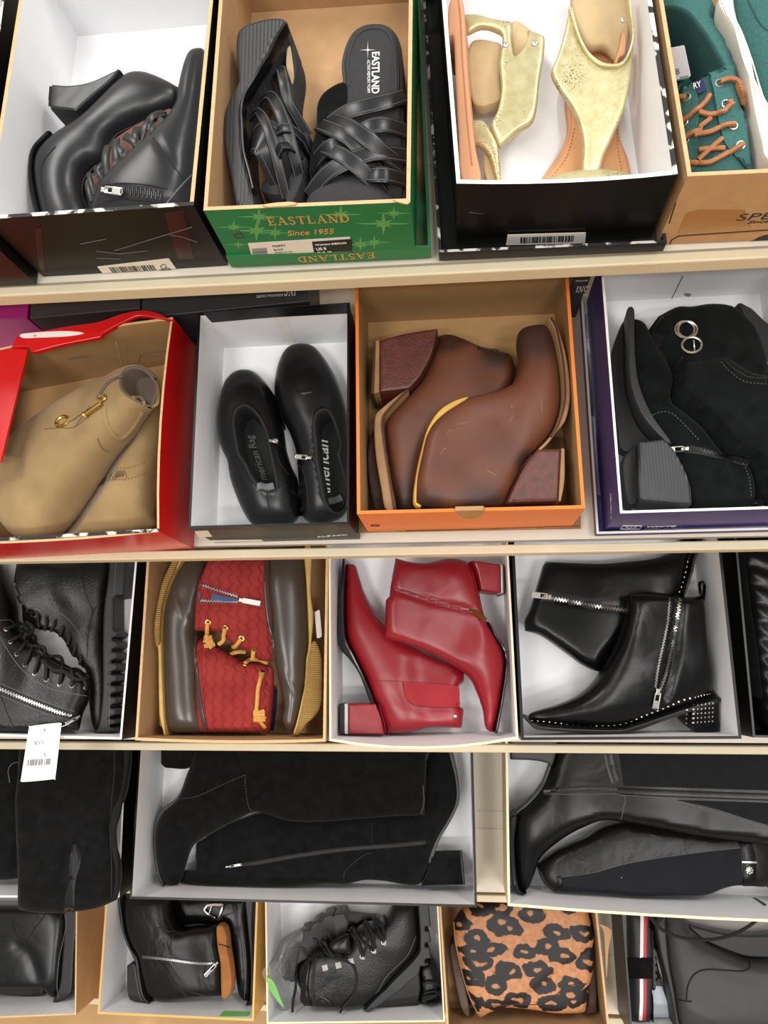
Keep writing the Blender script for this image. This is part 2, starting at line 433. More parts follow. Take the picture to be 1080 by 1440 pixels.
def skin(t, name, pts, mat, th=.0008, g=6.0, parent=None, label=None):
    """a panel that follows the surface under its outline, like a sewn-on piece"""
    B = resamp(spl(pts), g * .6, True)
    if area2(B) < 0: B = B[::-1]
    nb = len(B); xs = [q.x for q in B]; ys = [q.y for q in B]; P = list(B); y = min(ys); r = 0
    def ins(x, y):
        c = False
        for a, b in zip(B, B[1:] + B[:1]):
            if (a.y > y) != (b.y > y) and x < (b.x - a.x) * (y - a.y) / (b.y - a.y) + a.x: c = not c
        return c
    while y < max(ys):
        x = min(xs) + (g / 2 if r % 2 else 0)
        while x < max(xs):
            if ins(x, y) and min((Vector((x, y)) - q).length for q in B) > g * .45: P.append(Vector((x, y)))
            x += g
        y += g * .87; r += 1
    V, _, Fa, _, _, _ = delaunay_2d_cdt(P, [(i, (i + 1) % nb) for i in range(nb)], [list(range(nb))], 1, 1e-6)
    hs = [t.cast(q.x, q.y) for q in V]; ok = [h for h in hs if h and h[1].dot(h[0].normalized()) < -.1]
    if not ok: return None
    md = sorted(h[0].length for h in ok)[len(ok) // 2]; top = []; bot = []
    for q, h in zip(V, hs):
        if h is None or h[1].dot(h[0].normalized()) > -.1 or abs(h[0].length - md) > .06:
            w = min(ok, key=lambda k: (k[0].normalized() - ray(q.x, q.y)).length_squared); h = (ray(q.x, q.y) * w[0].length, w[1])
        top.append(h[0] + h[1] * th); bot.append(h[0] - h[1] * .0012)
    n = len(top); f = []; ed = set()
    for q in Fa:
        q = list(q)
        if area2([V[i] for i in q]) > 0: q = q[::-1]
        f.append(q)
        for a, b in zip(q, q[1:] + q[:1]): ed.add((a, b))
    f += [[b, a, a + n, b + n] for a, b in ed if (b, a) not in ed]
    return t.add(name, top + bot, f, mat, parent=parent, label=label, sharp=60)
def _box_uvw(b, p):
    d = p - b.A; y = d.dot(b.Y); x = d.dot(b.X) - b.skew * y; return x, y / (1 + b.sb * (x / b.w - .5)), d.dot(b.Z)
def fit(t, b):
    """press a shoe into its box: nothing goes through the walls or the floor"""
    m = b.t + .001; ob = [o for o in t.o.children_recursive if o.type == 'MESH']; L = {}
    for o in ob: L[o] = [list(_box_uvw(b, v.co + t.base)) for v in o.data.vertices]
    for ax, lo, hi in ((0, m, b.w - m), (1, m, b.L - m), (2, b.t + .0005, None)):
        allv = [q[ax] for o in ob for q in L[o]]; mn, mx = min(allv), max(allv)
        for o in ob:
            for q in L[o]:
                if mn < lo:
                    e = min(3 * (lo - mn), .04); k = lo + e
                    if q[ax] < k: q[ax] = lo + (q[ax] - mn) / (k - mn) * e
                if hi is not None and mx > hi:
                    e = min(3 * (mx - hi), .04); k = hi - e
                    if q[ax] > k: q[ax] = k + (q[ax] - k) / (mx - k) * e
    for o in ob:
        for v, (x, y, z) in zip(o.data.vertices, L[o]):
            v.co = b.A + b.X * x + (b.Y + b.X * b.skew) * (y * (1 + b.sb * (x / b.w - .5))) + b.Z * z - t.base
        o.data.update()
OFFS = [(0, 0, 0)] + [(math.cos(a * math.pi / 4) * d, math.sin(a * math.pi / 4) * d, max(0, d - .004) * 1.1) for d in (.0045, .009, .015, .022) for a in range(8)]
def under(lo, hi, floor, gap=.0014, offs=None):
    """the lower of two shoes gives way where the upper one lies on it"""
    V = []; Fs = []
    for o in hi.o.children_recursive:
        if o.type == 'MESH':
            k = len(V); V += [v.co + hi.base for v in o.data.vertices]; Fs += [[i + k for i in p.vertices] for p in o.data.polygons]
    bv = BVHTree.FromPolygons(V, Fs); up = Vector((0, 0, 1))
    for o in lo.o.children_recursive:
        if o.type != 'MESH': continue
        for v in o.data.vertices:
            p = v.co + lo.base; hb = 9
            for dx, dy, q in (offs or OFFS):
                h = bv.ray_cast(Vector((p.x + dx, p.y + dy, p.z - .3)), up)
                if h[0] is not None: hb = min(hb, h[0].z + q)
            if p.z > hb - gap: v.co.z = max(hb - gap, floor + .0047 + .08 * min(.05, max(0, p.z - floor - .0036))) - lo.base.z if hb - gap < floor + .0047 else hb - gap - lo.base.z
        o.data.update()
# ---------------------------------------------------------------- materials
def lin(c): return tuple((x / 255 / 12.92) if x / 255 <= .04045 else ((x / 255 + .055) / 1.055) ** 2.4 for x in c) + (1,)
def mat(name, col, rough=.5, var=.12, vs=40, bump=0.0, bs=300, metal=0.0, spec=.5, sheen=0.0, coat=0.0, col2=None, detail=4, alpha=1.0, trans=0.0, sub=0):
    m = bpy.data.materials.new(name); m.use_nodes = True; nt = m.node_tree; N = nt.nodes; L = nt.links; b = N['Principled BSDF']
    tc = N.new('ShaderNodeTexCoord'); no = N.new('ShaderNodeTexNoise'); no.inputs['Scale'].default_value = vs; no.inputs['Detail'].default_value = detail
    L.new(tc.outputs['Object'], no.inputs['Vector']); rp = N.new('ShaderNodeValToRGB'); c = lin(col)
    lo = lin(col2) if col2 else tuple(x * (1 - var) for x in c[:3]) + (1,); hi = c if col2 else tuple(min(1, x * (1 + var)) for x in c[:3]) + (1,)
    rp.color_ramp.elements[0].color = lo; rp.color_ramp.elements[1].color = hi; rp.color_ramp.elements[0].position = .3; rp.color_ramp.elements[1].position = .7
    L.new(no.outputs['Fac'], rp.inputs['Fac']); L.new(rp.outputs['Color'], b.inputs['Base Color'])
    b.inputs['Roughness'].default_value = rough; b.inputs['Metallic'].default_value = metal; b.inputs['Specular IOR Level'].default_value = spec
    b.inputs['Sheen Weight'].default_value = sheen; b.inputs['Sheen Roughness'].default_value = .5; b.inputs['Coat Weight'].default_value = coat; b.inputs['Coat Roughness'].default_value = .15
    b.inputs['Alpha'].default_value = alpha; b.inputs['Transmission Weight'].default_value = trans
    if bump:
        n2 = N.new('ShaderNodeTexNoise'); n2.inputs['Scale'].default_value = bs; n2.inputs['Detail'].default_value = 3; L.new(tc.outputs['Object'], n2.inputs['Vector'])
        bp = N.new('ShaderNodeBump'); bp.inputs['Strength'].default_value = bump; bp.inputs['Distance'].default_value = .001; L.new(n2.outputs['Fac'], bp.inputs['Height']); L.new(bp.outputs['Normal'], b.inputs['Normal'])
    m['h'] = 1
    return m
def nodes(m): return m.node_tree.nodes, m.node_tree.links, m.node_tree.nodes['Principled BSDF']
def wave_bump(m, scale, strength, dirn='X', dist=0, rot=0, colmix=None, dscale=2, prof='SIN'):
    N, L, b = nodes(m); tc = N.new('ShaderNodeTexCoord'); mp = N.new('ShaderNodeMapping'); mp.inputs['Rotation'].default_value[2] = rot
    w = N.new('ShaderNodeTexWave'); w.bands_direction = dirn; w.wave_profile = prof; w.inputs['Scale'].default_value = scale; w.inputs['Distortion'].default_value = dist; w.inputs['Detail Scale'].default_value = dscale
    L.new(tc.outputs['Object'], mp.inputs['Vector']); L.new(mp.outputs['Vector'], w.inputs['Vector']); bp = N.new('ShaderNodeBump'); bp.inputs['Strength'].default_value = strength; bp.inputs['Distance'].default_value = .003
    L.new(w.outputs['Fac'], bp.inputs['Height']); L.new(bp.outputs['Normal'], b.inputs['Normal'])
    return m
def folds(m, scale=14, strength=.5, dist=.006):
    """soft hide creases on top of what the material has"""
    N, L, b = nodes(m); tc = N.new('ShaderNodeTexCoord'); no = N.new('ShaderNodeTexNoise'); no.inputs['Scale'].default_value = scale; no.inputs['Detail'].default_value = 2; no.inputs['Distortion'].default_value = .8
    L.new(tc.outputs['Object'], no.inputs['Vector']); bp = N.new('ShaderNodeBump'); bp.inputs['Strength'].default_value = strength; bp.inputs['Distance'].default_value = dist; L.new(no.outputs['Fac'], bp.inputs['Height'])
    if b.inputs['Normal'].is_linked: L.new(b.inputs['Normal'].links[0].from_socket, bp.inputs['Normal'])
    L.new(bp.outputs['Normal'], b.inputs['Normal']); return m
M = {}
def mk(k, *a, **kw): M[k] = mat(k, *a, **kw); return M[k]
# cardboard and paper
mk('white_card', (238, 238, 240), .7, .02, 20, spec=.25)
mk('white_card_edge', (236, 234, 230), .75, .03)
mk('black_card', (8, 8, 8), .35, .2, 8, spec=.3)
mk('worn_black_card', (16, 12, 11), .35, .3, 10, spec=.3)
mk('charcoal_card', (58, 52, 54), .45, .1, 10)
mk('slate_card', (48, 51, 54), .5, .1, 12)
mk('kraft', (182, 146, 106), .8, .06, 60, spec=.2)
mk('kraft_light', (198, 164, 122), .8, .05, 60, spec=.2)
mk('kraft_edge', (205, 170, 125), .85, .1, 200)
mk('kraft_inner_taupe', (172, 136, 92), .8, .05, 40, spec=.2)
mk('green_card', (30, 116, 66), .4, .06, 15)
mk('pale_green_print', (92, 158, 88), .45, .05, 15)
mk('gold_print', (196, 152, 84), .5, .05, 30)
mk('red_card', (200, 16, 20), .25, .08, 12, spec=.5)
mk('orange_card', (224, 120, 38), .42, .05, 20)
mk('purple_card', (56, 42, 116), .4, .08, 15)
mk('magenta_card', (172, 24, 124), .3, .08, 12)
mk('gold_card', (206, 164, 82), .4, .05, 20)
mk('cream_card', (236, 222, 184), .6, .03, 20)
mk('tape', (170, 124, 74), .25, .08, 30, spec=.5)
mk('white_print', (232, 232, 232), .5, .02)
mk('black_print', (22, 22, 22), .5, .05)
mk('grey_print', (120, 120, 122), .6, .05)
mk('pencil', (70, 66, 60), .7, .05)
mk('label_paper', (226, 222, 214), .55, .02)
mk('tag_paper', (244, 244, 248), .5, .01)
mk('green_sticker', (128, 196, 108), .5, .05)
mk('shelf_paint', (216, 203, 172), .45, .03, 12, bump=.08, bs=500)
mk('shelf_plate', (224, 214, 196), .5, .03, 10, bump=.12, bs=300)
mk('wall_paint', (214, 206, 190), .8, .04, 6)
# leather, suede, cloth
folds(mk('black_leather', (10, 10, 11), .27, .2, 20, bump=.12, bs=500, spec=.24), 14, .22)
folds(mk('black_leather_soft', (12, 12, 14), .3, .15, 14, bump=.06, bs=400, spec=.34), 12, .35)
folds(mk('black_pebbled', (13, 12, 12), .36, .25, 30, bump=.5, bs=320, spec=.42), 14, .4)
folds(mk('grey_black_leather', (27, 28, 31), .34, .15, 14, bump=.06, bs=400, spec=.45), 12, .35)
folds(mk('brown_black_leather', (20, 16, 14), .33, .2, 16, bump=.2, bs=300, spec=.26), 18, .45)
folds(mk('black_suede', (14, 14, 15), .95, .45, 60, bump=.35, bs=900, spec=.12, sheen=.06), 10, .4)
folds(mk('green_black_suede', (15, 18, 18), .95, .45, 50, bump=.35, bs=900, spec=.12, sheen=.05), 10, .4)
mk('dark_stretch', (24, 25, 28), .85, .15, 50, bump=.2, bs=1200, spec=.2)
mk('black_rubber', (16, 16, 17), .5, .15, 40, bump=.15, bs=400)
mk('black_sole', (20, 20, 21), .42, .15, 40)
mk('grey_rubber', (38, 39, 41), .5, .12, 14, bump=.05, bs=300)
folds(mk('rain_rubber', (52, 50, 50), .55, .12, 9, bump=.05, bs=600), 8, .5, .008)
wave_bump(mk('ribbed_rubber', (40, 41, 44), .42, .15, 20), 85, .25, 'X')
mk('dark_lining', (28, 26, 26), .9, .2, 60)
mk('insole_black', (22, 22, 23), .8, .15, 60, bump=.2, bs=900)
mk('charcoal_footbed', (46, 46, 48), .85, .12, 200, bump=.5, bs=1500)
mk('black_lace', (18, 18, 19), .8, .2, 300, bump=.4, bs=1200)
mk('seam_dark', (12, 12, 13), .7, .1)
mk('seam_grey', (92, 94, 97), .7, .1)
folds(mk('brown_leather', (112, 64, 42), .48, .0, 9, bump=.12, bs=400, col2=(82, 44, 30), spec=.4), 12, .35)
mk('brown_heel', (96, 44, 32), .42, .25, 120, bump=.6, bs=350, col2=(74, 32, 24))
mk('sole_tan', (150, 112, 74), .6, .1, 60)
mk('sole_darkbrown', (66, 50, 38), .65, .2, 60, bump=.3, bs=250)
mk('yellow_lining', (206, 162, 74), .75, .1, 60)
mk('brown_seam', (70, 36, 22), .7, .1)
folds(mk('taupe_suede', (164, 138, 98), .95, 0, 18, bump=.3, bs=900, col2=(140, 115, 79), spec=.12, sheen=.15), 9, .5, .008)
mk('taupe_seam', (112, 90, 60), .9, .1)
mk('brown_lining', (96, 82, 70), .6, .15, 40)
folds(mk('red_leather', (136, 20, 31), .34, .12, 10, bump=.05, bs=500, spec=.5), 12, .35)
mk('red_elastic', (150, 28, 38), .8, .1, 60, bump=.4, bs=900)
mk('red_seam', (110, 16, 24), .6, .1)
folds(mk('black_sole_gloss', (16, 16, 17), .15, .1, 30), 10, .05)
mk('duck_rubber', (66, 56, 48), .26, .12, 9, spec=.5)
mk('gum_rubber', (186, 152, 84), .5, .1, 60)
wave_bump(mk('gum_tread', (176, 140, 76), .5, .12, 40), 95, .9, 'Y', .3)
def zig(name, col, col2):
    m = mk(name, col, .85, 0, 30, col2=col2, spec=.15); N, L, b = nodes(m)
    tc = N.new('ShaderNodeTexCoord'); sp = N.new('ShaderNodeSeparateXYZ'); L.new(tc.outputs['Object'], sp.inputs[0])
    def mt(op, *a):
        q = N.new('ShaderNodeMath'); q.operation = op
        for i, x in enumerate(a):
            if isinstance(x, (int, float)): q.inputs[i].default_value = x
            else: L.new(x, q.inputs[i])
        return q.outputs[0]
    z = mt('PINGPONG', sp.outputs[1], .009); x = mt('ADD', sp.outputs[0], mt('MULTIPLY', z, .55)); s_ = mt('PINGPONG', x, .0075)
    h = mt('SMOOTH_MIN', mt('MULTIPLY', s_, 330), 1.0, .5)
    bp = N.new('ShaderNodeBump'); bp.inputs['Strength'].default_value = .8; bp.inputs['Distance'].default_value = .0022; L.new(h, bp.inputs['Height']); L.new(bp.outputs['Normal'], b.inputs['Normal'])
    return m
zig('quilted_red', (152, 54, 50), (134, 42, 40))
mk('tan_lace', (204, 150, 70), .7, .12, 200, bump=.3, bs=700)
mk('navy_fleece', (30, 34, 60), .95, .2, 100, bump=.6, bs=500)
mk('blue_lining', (60, 84, 120), .8, .15, 60)
wave_bump(mk('teal_canvas', (66, 110, 106), .9, .14, 400, spec=.1), 260, .35, 'DIAGONAL')
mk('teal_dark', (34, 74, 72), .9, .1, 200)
mk('navy_insole', (36, 42, 80), .9, .1, 60)
mk('orange_lace', (166, 108, 64), .55, .15, 120, bump=.2, bs=400)
mk('offwhite_rubber', (232, 226, 212), .5, .03, 20)
mk('tan_footbed', (204, 150, 104), .55, .06, 20)
mk('tan_sole', (200, 146, 108), .6, .05, 30)
mk('beige_lining', (190, 166, 126), .8, .06, 60)
m = mk('gold_foil', (214, 206, 162), .36, 0, 90, bump=.25, bs=260, metal=.6, col2=(194, 182, 134), detail=8)
# crackle of the foil: dark specks in drifting patches
N_, L_, b_ = nodes(m); tc_ = N_.new('ShaderNodeTexCoord'); n1 = N_.new('ShaderNodeTexNoise'); n1.inputs['Scale'].default_value = 600; n1.inputs['Detail'].default_value = 6
n2 = N_.new('ShaderNodeTexNoise'); n2.inputs['Scale'].default_value = 22; mu = N_.new('ShaderNodeMath'); mu.operation = 'MULTIPLY'; r2 = N_.new('ShaderNodeValToRGB'); r2.color_ramp.elements[0].position = .33; r2.color_ramp.elements[1].position = .38
mx = N_.new('ShaderNodeMix'); mx.data_type = 'RGBA'
for q in (n1, n2): L_.new(tc_.outputs['Object'], q.inputs['Vector'])
L_.new(n1.outputs['Fac'], mu.inputs[0]); L_.new(n2.outputs['Fac'], mu.inputs[1]); L_.new(mu.outputs[0], r2.inputs['Fac']); L_.new(r2.outputs['Color'], mx.inputs[0])
src = b_.inputs['Base Color'].links[0].from_socket; L_.new(src, mx.inputs[6]); mx.inputs[7].default_value = lin((120, 104, 66)); L_.new(mx.outputs[2], b_.inputs['Base Color'])
# leopard calf hair
m = mk('leopard_hair', (196, 138, 92), .55, 0, 120, bump=.3, bs=700, col2=(170, 112, 70)); N_, L_, b_ = nodes(m)
tc_ = N_.new('ShaderNodeTexCoord'); mp_ = N_.new('ShaderNodeMapping'); mp_.inputs['Rotation'].default_value[2] = .6; mp_.inputs['Scale'].default_value = (19, 32, 19); nz = N_.new('ShaderNodeTexNoise'); nz.inputs['Scale'].default_value = 38; nz.inputs['Detail'].default_value = 2
vm = N_.new('ShaderNodeVectorMath'); vm.operation = 'SCALE'; vm.inputs['Scale'].default_value = .75; va = N_.new('ShaderNodeVectorMath'); va.operation = 'ADD'
vo = N_.new('ShaderNodeTexVoronoi'); vo.inputs['Scale'].default_value = 1.0; vo.inputs['Randomness'].default_value = .8; vo.voronoi_dimensions = '2D'
L_.new(tc_.outputs['Object'], mp_.inputs['Vector']); L_.new(tc_.outputs['Object'], nz.inputs['Vector']); L_.new(nz.outputs['Color'], vm.inputs[0]); L_.new(mp_.outputs['Vector'], va.inputs[0]); L_.new(vm.outputs[0], va.inputs[1]); L_.new(va.outputs[0], vo.inputs['Vector'])
r1 = N_.new('ShaderNodeValToRGB'); e = r1.color_ramp.elements; e[0].position = .09; e[0].color = (.9, .9, .9, 1); e[1].position = .15; e[1].color = (0, 0, 0, 1)
q = e.new(.46); q.color = (0, 0, 0, 1); q = e.new(.50); q.color = (1, 1, 1, 1)
mx = N_.new('ShaderNodeMix'); mx.data_type = 'RGBA'; L_.new(vo.outputs['Distance'], r1.inputs['Fac']); L_.new(r1.outputs['Color'], mx.inputs[0]); mx.inputs[6].default_value = lin((12, 10, 10)); L_.new(b_.inputs['Base Color'].links[0].from_socket, mx.inputs[7]); L_.new(mx.outputs[2], b_.inputs['Base Color'])
# metals and plastics
mk('silver', (220, 217, 210), .32, .04, 60, metal=1.0)
mk('bright_silver', (240, 240, 238), .3, .03, 60, metal=.5)
mk('dull_silver', (165, 163, 158), .35, .08, 60, metal=1.0)
mk('brass', (214, 178, 96), .22, .05, 60, metal=1.0)
mk('gunmetal', (58, 58, 60), .35, .1, 60, metal=.9)
mk('clear_heel', (210, 208, 206), .1, .02, 30, spec=.6)
mk('clear_bag', (235, 238, 235), .12, .02, 30, trans=.9, alpha=.55)
mk('white_rubber', (222, 220, 218), .45, .03)
mk('red_rubber', (178, 22, 44), .45, .05)
mk('cool_insole', (198, 204, 214), .7, .04, 40)
m = mk('worn_edge', (212, 208, 200), .7, 0, 55, col2=(30, 27, 26), detail=8)
m.node_tree.nodes['Color Ramp'].color_ramp.elements[0].position = .5; m.node_tree.nodes['Color Ramp'].color_ramp.elements[1].position = .56
m = mk('worn_red', (238, 230, 226), .6, 0, 60, col2=(200, 16, 20), detail=8)
m.node_tree.nodes['Color Ramp'].color_ramp.elements[0].position = .4; m.node_tree.nodes['Color Ramp'].color_ramp.elements[1].position = .46
m = mk('wood_floor', (214, 178, 128), .5, .1, 6)
def burnish(name, src, spots, col):
    """leather whose dye darkens towards given places of the boot (tip, heel), as the maker rubbed it in"""
    m = M[src].copy(); m.name = name; N, L, b = nodes(m); tc = N.new('ShaderNodeTexCoord'); fac = None
    for p, r in spots:
        d = N.new('ShaderNodeVectorMath'); d.operation = 'DISTANCE'; L.new(tc.outputs['Object'], d.inputs[0]); d.inputs[1].default_value = p
        q = N.new('ShaderNodeMapRange'); q.interpolation_type = 'SMOOTHSTEP'; L.new(d.outputs['Value'], q.inputs['Value']); q.inputs['From Min'].default_value = r * .35; q.inputs['From Max'].default_value = r; q.inputs['To Min'].default_value = .85; q.inputs['To Max'].default_value = 0
        if fac is None: fac = q.outputs[0]
        else:
            a = N.new('ShaderNodeMath'); a.operation = 'MAXIMUM'; L.new(fac, a.inputs[0]); L.new(q.outputs[0], a.inputs[1]); fac = a.outputs[0]
    mx = N.new('ShaderNodeMix'); mx.data_type = 'RGBA'; L.new(fac, mx.inputs[0]); L.new(b.inputs['Base Color'].links[0].from_socket, mx.inputs[6]); mx.inputs[7].default_value = lin(col); L.new(mx.outputs[2], b.inputs['Base Color'])
    return m
# ---------------------------------------------------------------- camera and light
cam = bpy.data.cameras.new('camera'); cam.sensor_fit = 'VERTICAL'; cam.sensor_height = 24; cam.lens = 24 * F / 1440; cam.clip_start = .02
co = bpy.data.objects.new('camera', cam); COL.objects.link(co); co.matrix_world = RACK @ CAM3.to_4x4(); SC.camera = co
SC.view_settings.view_transform = 'Standard'; SC.view_settings.look = 'None'; SC.view_settings.gamma = 1; SC.view_settings.exposure = EXPO
w = bpy.data.worlds.new('store'); SC.world = w; w.use_nodes = True; wn, wl = w.node_tree.nodes, w.node_tree.links
tc_ = wn.new('ShaderNodeTexCoord'); sx_ = wn.new('ShaderNodeSeparateXYZ'); wr = wn.new('ShaderNodeValToRGB'); e = wr.color_ramp.elements    # dim aisles, bright ceiling
wl.new(tc_.outputs['Generated'], sx_.inputs[0]); mr_ = wn.new('ShaderNodeMapRange'); mr_.inputs['From Min'].default_value = -1; wl.new(sx_.outputs['Z'], mr_.inputs['Value']); wl.new(mr_.outputs[0], wr.inputs['Fac'])
e[0].position = .4; e[0].color = (.3, .29, .28, 1); e[1].position = .75; e[1].color = (1, .985, .96, 1); wl.new(wr.outputs['Color'], wn['Background'].inputs['Color']); wn['Background'].inputs['Strength'].default_value = WORLD
for x, y, z, en in [(x, y, 4.6, en) for y, en in ((.3, .75), (-1.8, .3), (-4, .9), (-6.5, 1.8)) for x in (-1.9, 1.9)]:
    l = bpy.data.lights.new('ceiling_lamp', 'AREA'); l.shape = 'RECTANGLE'; l.size = 1.6; l.size_y = .5; l.energy = LAMP * en; l.color = (1, .975, .94)
    o = bpy.data.objects.new('ceiling_lamp', l); COL.objects.link(o); o.location = (x, y, z); d = Vector((0, .2, .8)) - o.location; o.rotation_euler = (math.atan2(math.hypot(d.x, d.y), -d.z) * .5, 0, math.atan2(d.x, d.y) * -1)
# ---------------------------------------------------------------- setting
def W(v): return RACK.inverted() @ Vector(v)
def wplane(name, v, m):
    o = mkmesh(name, [Vector(q) for q in v], [[0, 1, 2, 3]], m, False); o['kind'] = 'structure'; return o
wplane('floor', [(-3, -3, 0), (3, -3, 0), (3, 1.42, 0), (-3, 1.42, 0)], M['wood_floor'])
wplane('wall_back', [(-3, 1.42, 0), (3, 1.42, 0), (3, 1.42, 3.4), (-3, 1.42, 3.4)], M['wall_paint'])
for k, lab in enumerate(['topmost cream metal shelf, under the sandals and lace-up booties', 'second cream metal shelf from the top, under the brown boots box', 'third cream metal shelf from the top, under the red boots box',
                         'fourth cream metal shelf from the top, under the tall boot boxes', 'lowest cream metal shelf, under the leopard print boots']):
    u, n = shelf_u(k), shelf_n(k); t = T('display_shelf', lab, 'shelf', (0, u, n), 'cream display shelves')
    m = MB(); X = Vector((2.4, 0, 0))
    m.put(*g_box(Vector((-1.2, u - .004, n - .014)), X, Vector((0, .46, 0)), Vector((0, 0, .0125))))
    for y in (.09, .12, .30, .33): m.put(*g_box(Vector((-1.2, u + y, n - .0015)), X, Vector((0, .012, 0)), Vector((0, 0, .0012))))
    m.to(t, 'shelf_board', M['shelf_plate'], smooth=False)
    u -= (.002, .005, .004, .004, .006)[k]
    P2 = [Vector((-1.2, u - .0165)), Vector((1.2, u - .0165)), Vector((1.2, u - .0045)), Vector((-1.2, u - .0045))]
    v, f = g_prism(P2, type('q', (), {'X': staticmethod(lambda a, b, h: Vector((a, b, n + h)))}), -.024, -.0004, .002)
    t.add('lip', v, f, M['shelf_paint'], smooth=False)
# ---------------------------------------------------------------- boxes
class Box(T):
    def __init__(s, name, label, k, FL, FR, L, H, out, inn, rim, h0=.0005, t=.003, bow=(0, 0, 0, 0), group='open shoe boxes', cat='shoe box', part='box_body', skew=0.0, host=None, sb=0.0):
        pl = lev(k, h0 + H); A, B = pl.P(*FL), pl.P(*FR); X = (B - A); wd = X.length; X.normalize(); Z = Vector((0, 0, 1)); Y = Z.cross(X)
        A = A - Z * H; Y2 = (Y + X * skew); s.A, s.X, s.Y, s.Z, s.w, s.L, s.H, s.k, s.h0, s.skew, s.sb, s.t = A, X, Y, Z, wd, L, H, k, h0, skew, sb, t
        if host is None: super().__init__(name, label, cat, A + X * wd / 2 + Y2 * L / 2, group)
        else: s.base, s.o, s.V, s.Fc, s._b = host.base, host.o, [], [], None
        n = 6
        def loop(ins, z, bf):
            out_ = []
            for c0, c1, nn, bw in (((ins, ins), (wd - ins, ins), (0, -1), bow[0]), ((wd - ins, ins), (wd - ins, L - ins), (1, 0), bow[1]), ((wd - ins, L - ins), (ins, L - ins), (0, 1), bow[2]), ((ins, L - ins), (ins, ins), (-1, 0), bow[3])):
                for i in range(n):
                    q = i / n; e = bw * bf * 4 * q * (1 - q); x = c0[0] + (c1[0] - c0[0]) * q + nn[0] * e; y = c0[1] + (c1[1] - c0[1]) * q + nn[1] * e
                    out_.append(A + X * x + Y2 * (y * (1 + sb * (x / wd - .5))) + Z * z)
            return out_
        rings = [(0, 0, 0, 0), (0, H * .5, .35, 0), (0, H, 1, 1), (t, H, 1, 2), (t, H * .5, .35, 2), (t, t, 0, 2)]; v = []; f = []; mi = []; N = 4 * n
        for a, b, c, _ in rings: v += loop(a, b, c)
        for r in range(len(rings) - 1):
            for j in range(N): f.append([r * N + j, r * N + (j + 1) % N, (r + 1) * N + (j + 1) % N, (r + 1) * N + j]); mi.append(rings[r + 1][3] if r != 1 else 0)
        mi = [0] * (2 * N) + [1] * N + [2] * (2 * N)
        f.append(list(range(N))[::-1]); mi.append(0); f.append(list(range(5 * N, 6 * N))); mi.append(2)
        s.body = s.add(part if host is None else 'lid', v, f, [out, rim, inn], mi=mi, sharp=30, label=label if host else None)
    def front(s): return PL(s.A, -s.Y)
    def back(s): return PL(s.A + s.Y * s.L, -s.Y) if False else PL(s.A + s.Y * (s.L - .003), -s.Y)
    def left(s): return PL(s.A, -(s.X - s.Y * s.skew))
    def inleft(s): return PL(s.A + s.X * .003, s.X - s.Y * s.skew)
    def inright(s): return PL(s.A + s.X * (s.w - .003), -s.X + s.Y * s.skew)
    def floor(s): return PL(s.A + s.Z * .003, s.Z)
    def rimline(s, name, m, sides, w=.0035, h=.0005):
        """scuffed strip along the top of some walls"""
        q = MB(); Z = s.Z
        for sd in sides:
            O, D, Nn = {'f': (s.A, s.X * s.w, s.Y), 'l': (s.A, (s.Y + s.X * s.skew) * s.L, s.X), 'r': (s.A + s.X * (s.w - w), (s.Y + s.X * s.skew) * s.L, s.X), 'b': (s.A + s.Y * (s.L - w), s.X * s.w, s.Y)}[sd]
            q.put(*g_box(O + Z * s.H, D, Nn * w, Z * h))
        return q.to(s, name, m, smooth=False)
    def crease(s, pl, pts, m, r=.0006, name='fold_line'):
        P = [pl.P(*p) + pl.N * .0003 for p in pts]; return s.add(name, *g_tube(P, r, 5), m, hit=False)
def closed(name, label, k, FL, FR, L, H, h0, m, lidm, group='closed boxes at the back of the second shelf'):
    b = Box(name, label, k, FL, FR, L, H, m, m, m, h0, group=group, cat='shoe box')
    v, f = g_prism([Vector((x, y)) for x, y in ((-.0015, -.0015), (b.w + .0015, -.0015), (b.w + .0015, b.L + .0015), (-.0015, b.L + .0015))], type('q', (), {'X': staticmethod(lambda x, y, z: b.A + b.X * x + b.Y * y + b.Z * z)}), H - .045, H + .001, .0015)
    b.add('lid', v, f, lidm, smooth=False); CL.append(b); return b
CL = []
WC, BC, KR = M['white_card'], M['black_card'], M['kraft']
WE, KE = M['white_card_edge'], M['kraft_edge']
# --- top shelf
bZ = Box('shoe_box', 'worn black shoe box cut off by the left edge on the top shelf', 0, (-330, 338), (-34, 321), .31, .115, M['worn_black_card'], WC, M['worn_edge'], .003)
bA = Box('shoe_box', 'black box with white inside holding lace-up heeled booties on the top shelf', 0, (-22, 309), (272, 289), .33, .115, M['worn_black_card'], WC, M['kraft_edge'], t=.004, skew=.045)
bE = Box('shoe_box', 'green star-printed box holding black woven slide sandals', 0, (286, 296), (577, 284), .34, .105, M['green_card'], KR, KE, .0048, t=.004)
bEl = Box('shoe_box_lid', 'green lid with upside-down gold lettering under the green box', 0, (318, 362), (606, 348), .37, .026, M['green_card'], KR, M['green_card'], host=bE, skew=-.03)
bG = Box('shoe_box', 'glossy black box with white inside holding gold sandals', 0, (642, 258), (953, 245), .34, .110, BC, WC, WE, .0048, t=.004, bow=(.004, 0, 0, 0), skew=-.07)
bGl = Box('shoe_box_lid', 'black lid lying under the gold sandals box', 0, (617, 355), (938, 341), .36, .022, BC, M['charcoal_card'], M['worn_edge'], host=bG, skew=-.05)
bS = Box('shoe_box', 'plain brown cardboard box holding teal canvas sneakers', 0, (967, 248), (1215, 236), .33, .117, KR, KR, KE, t=.004, skew=-.07)
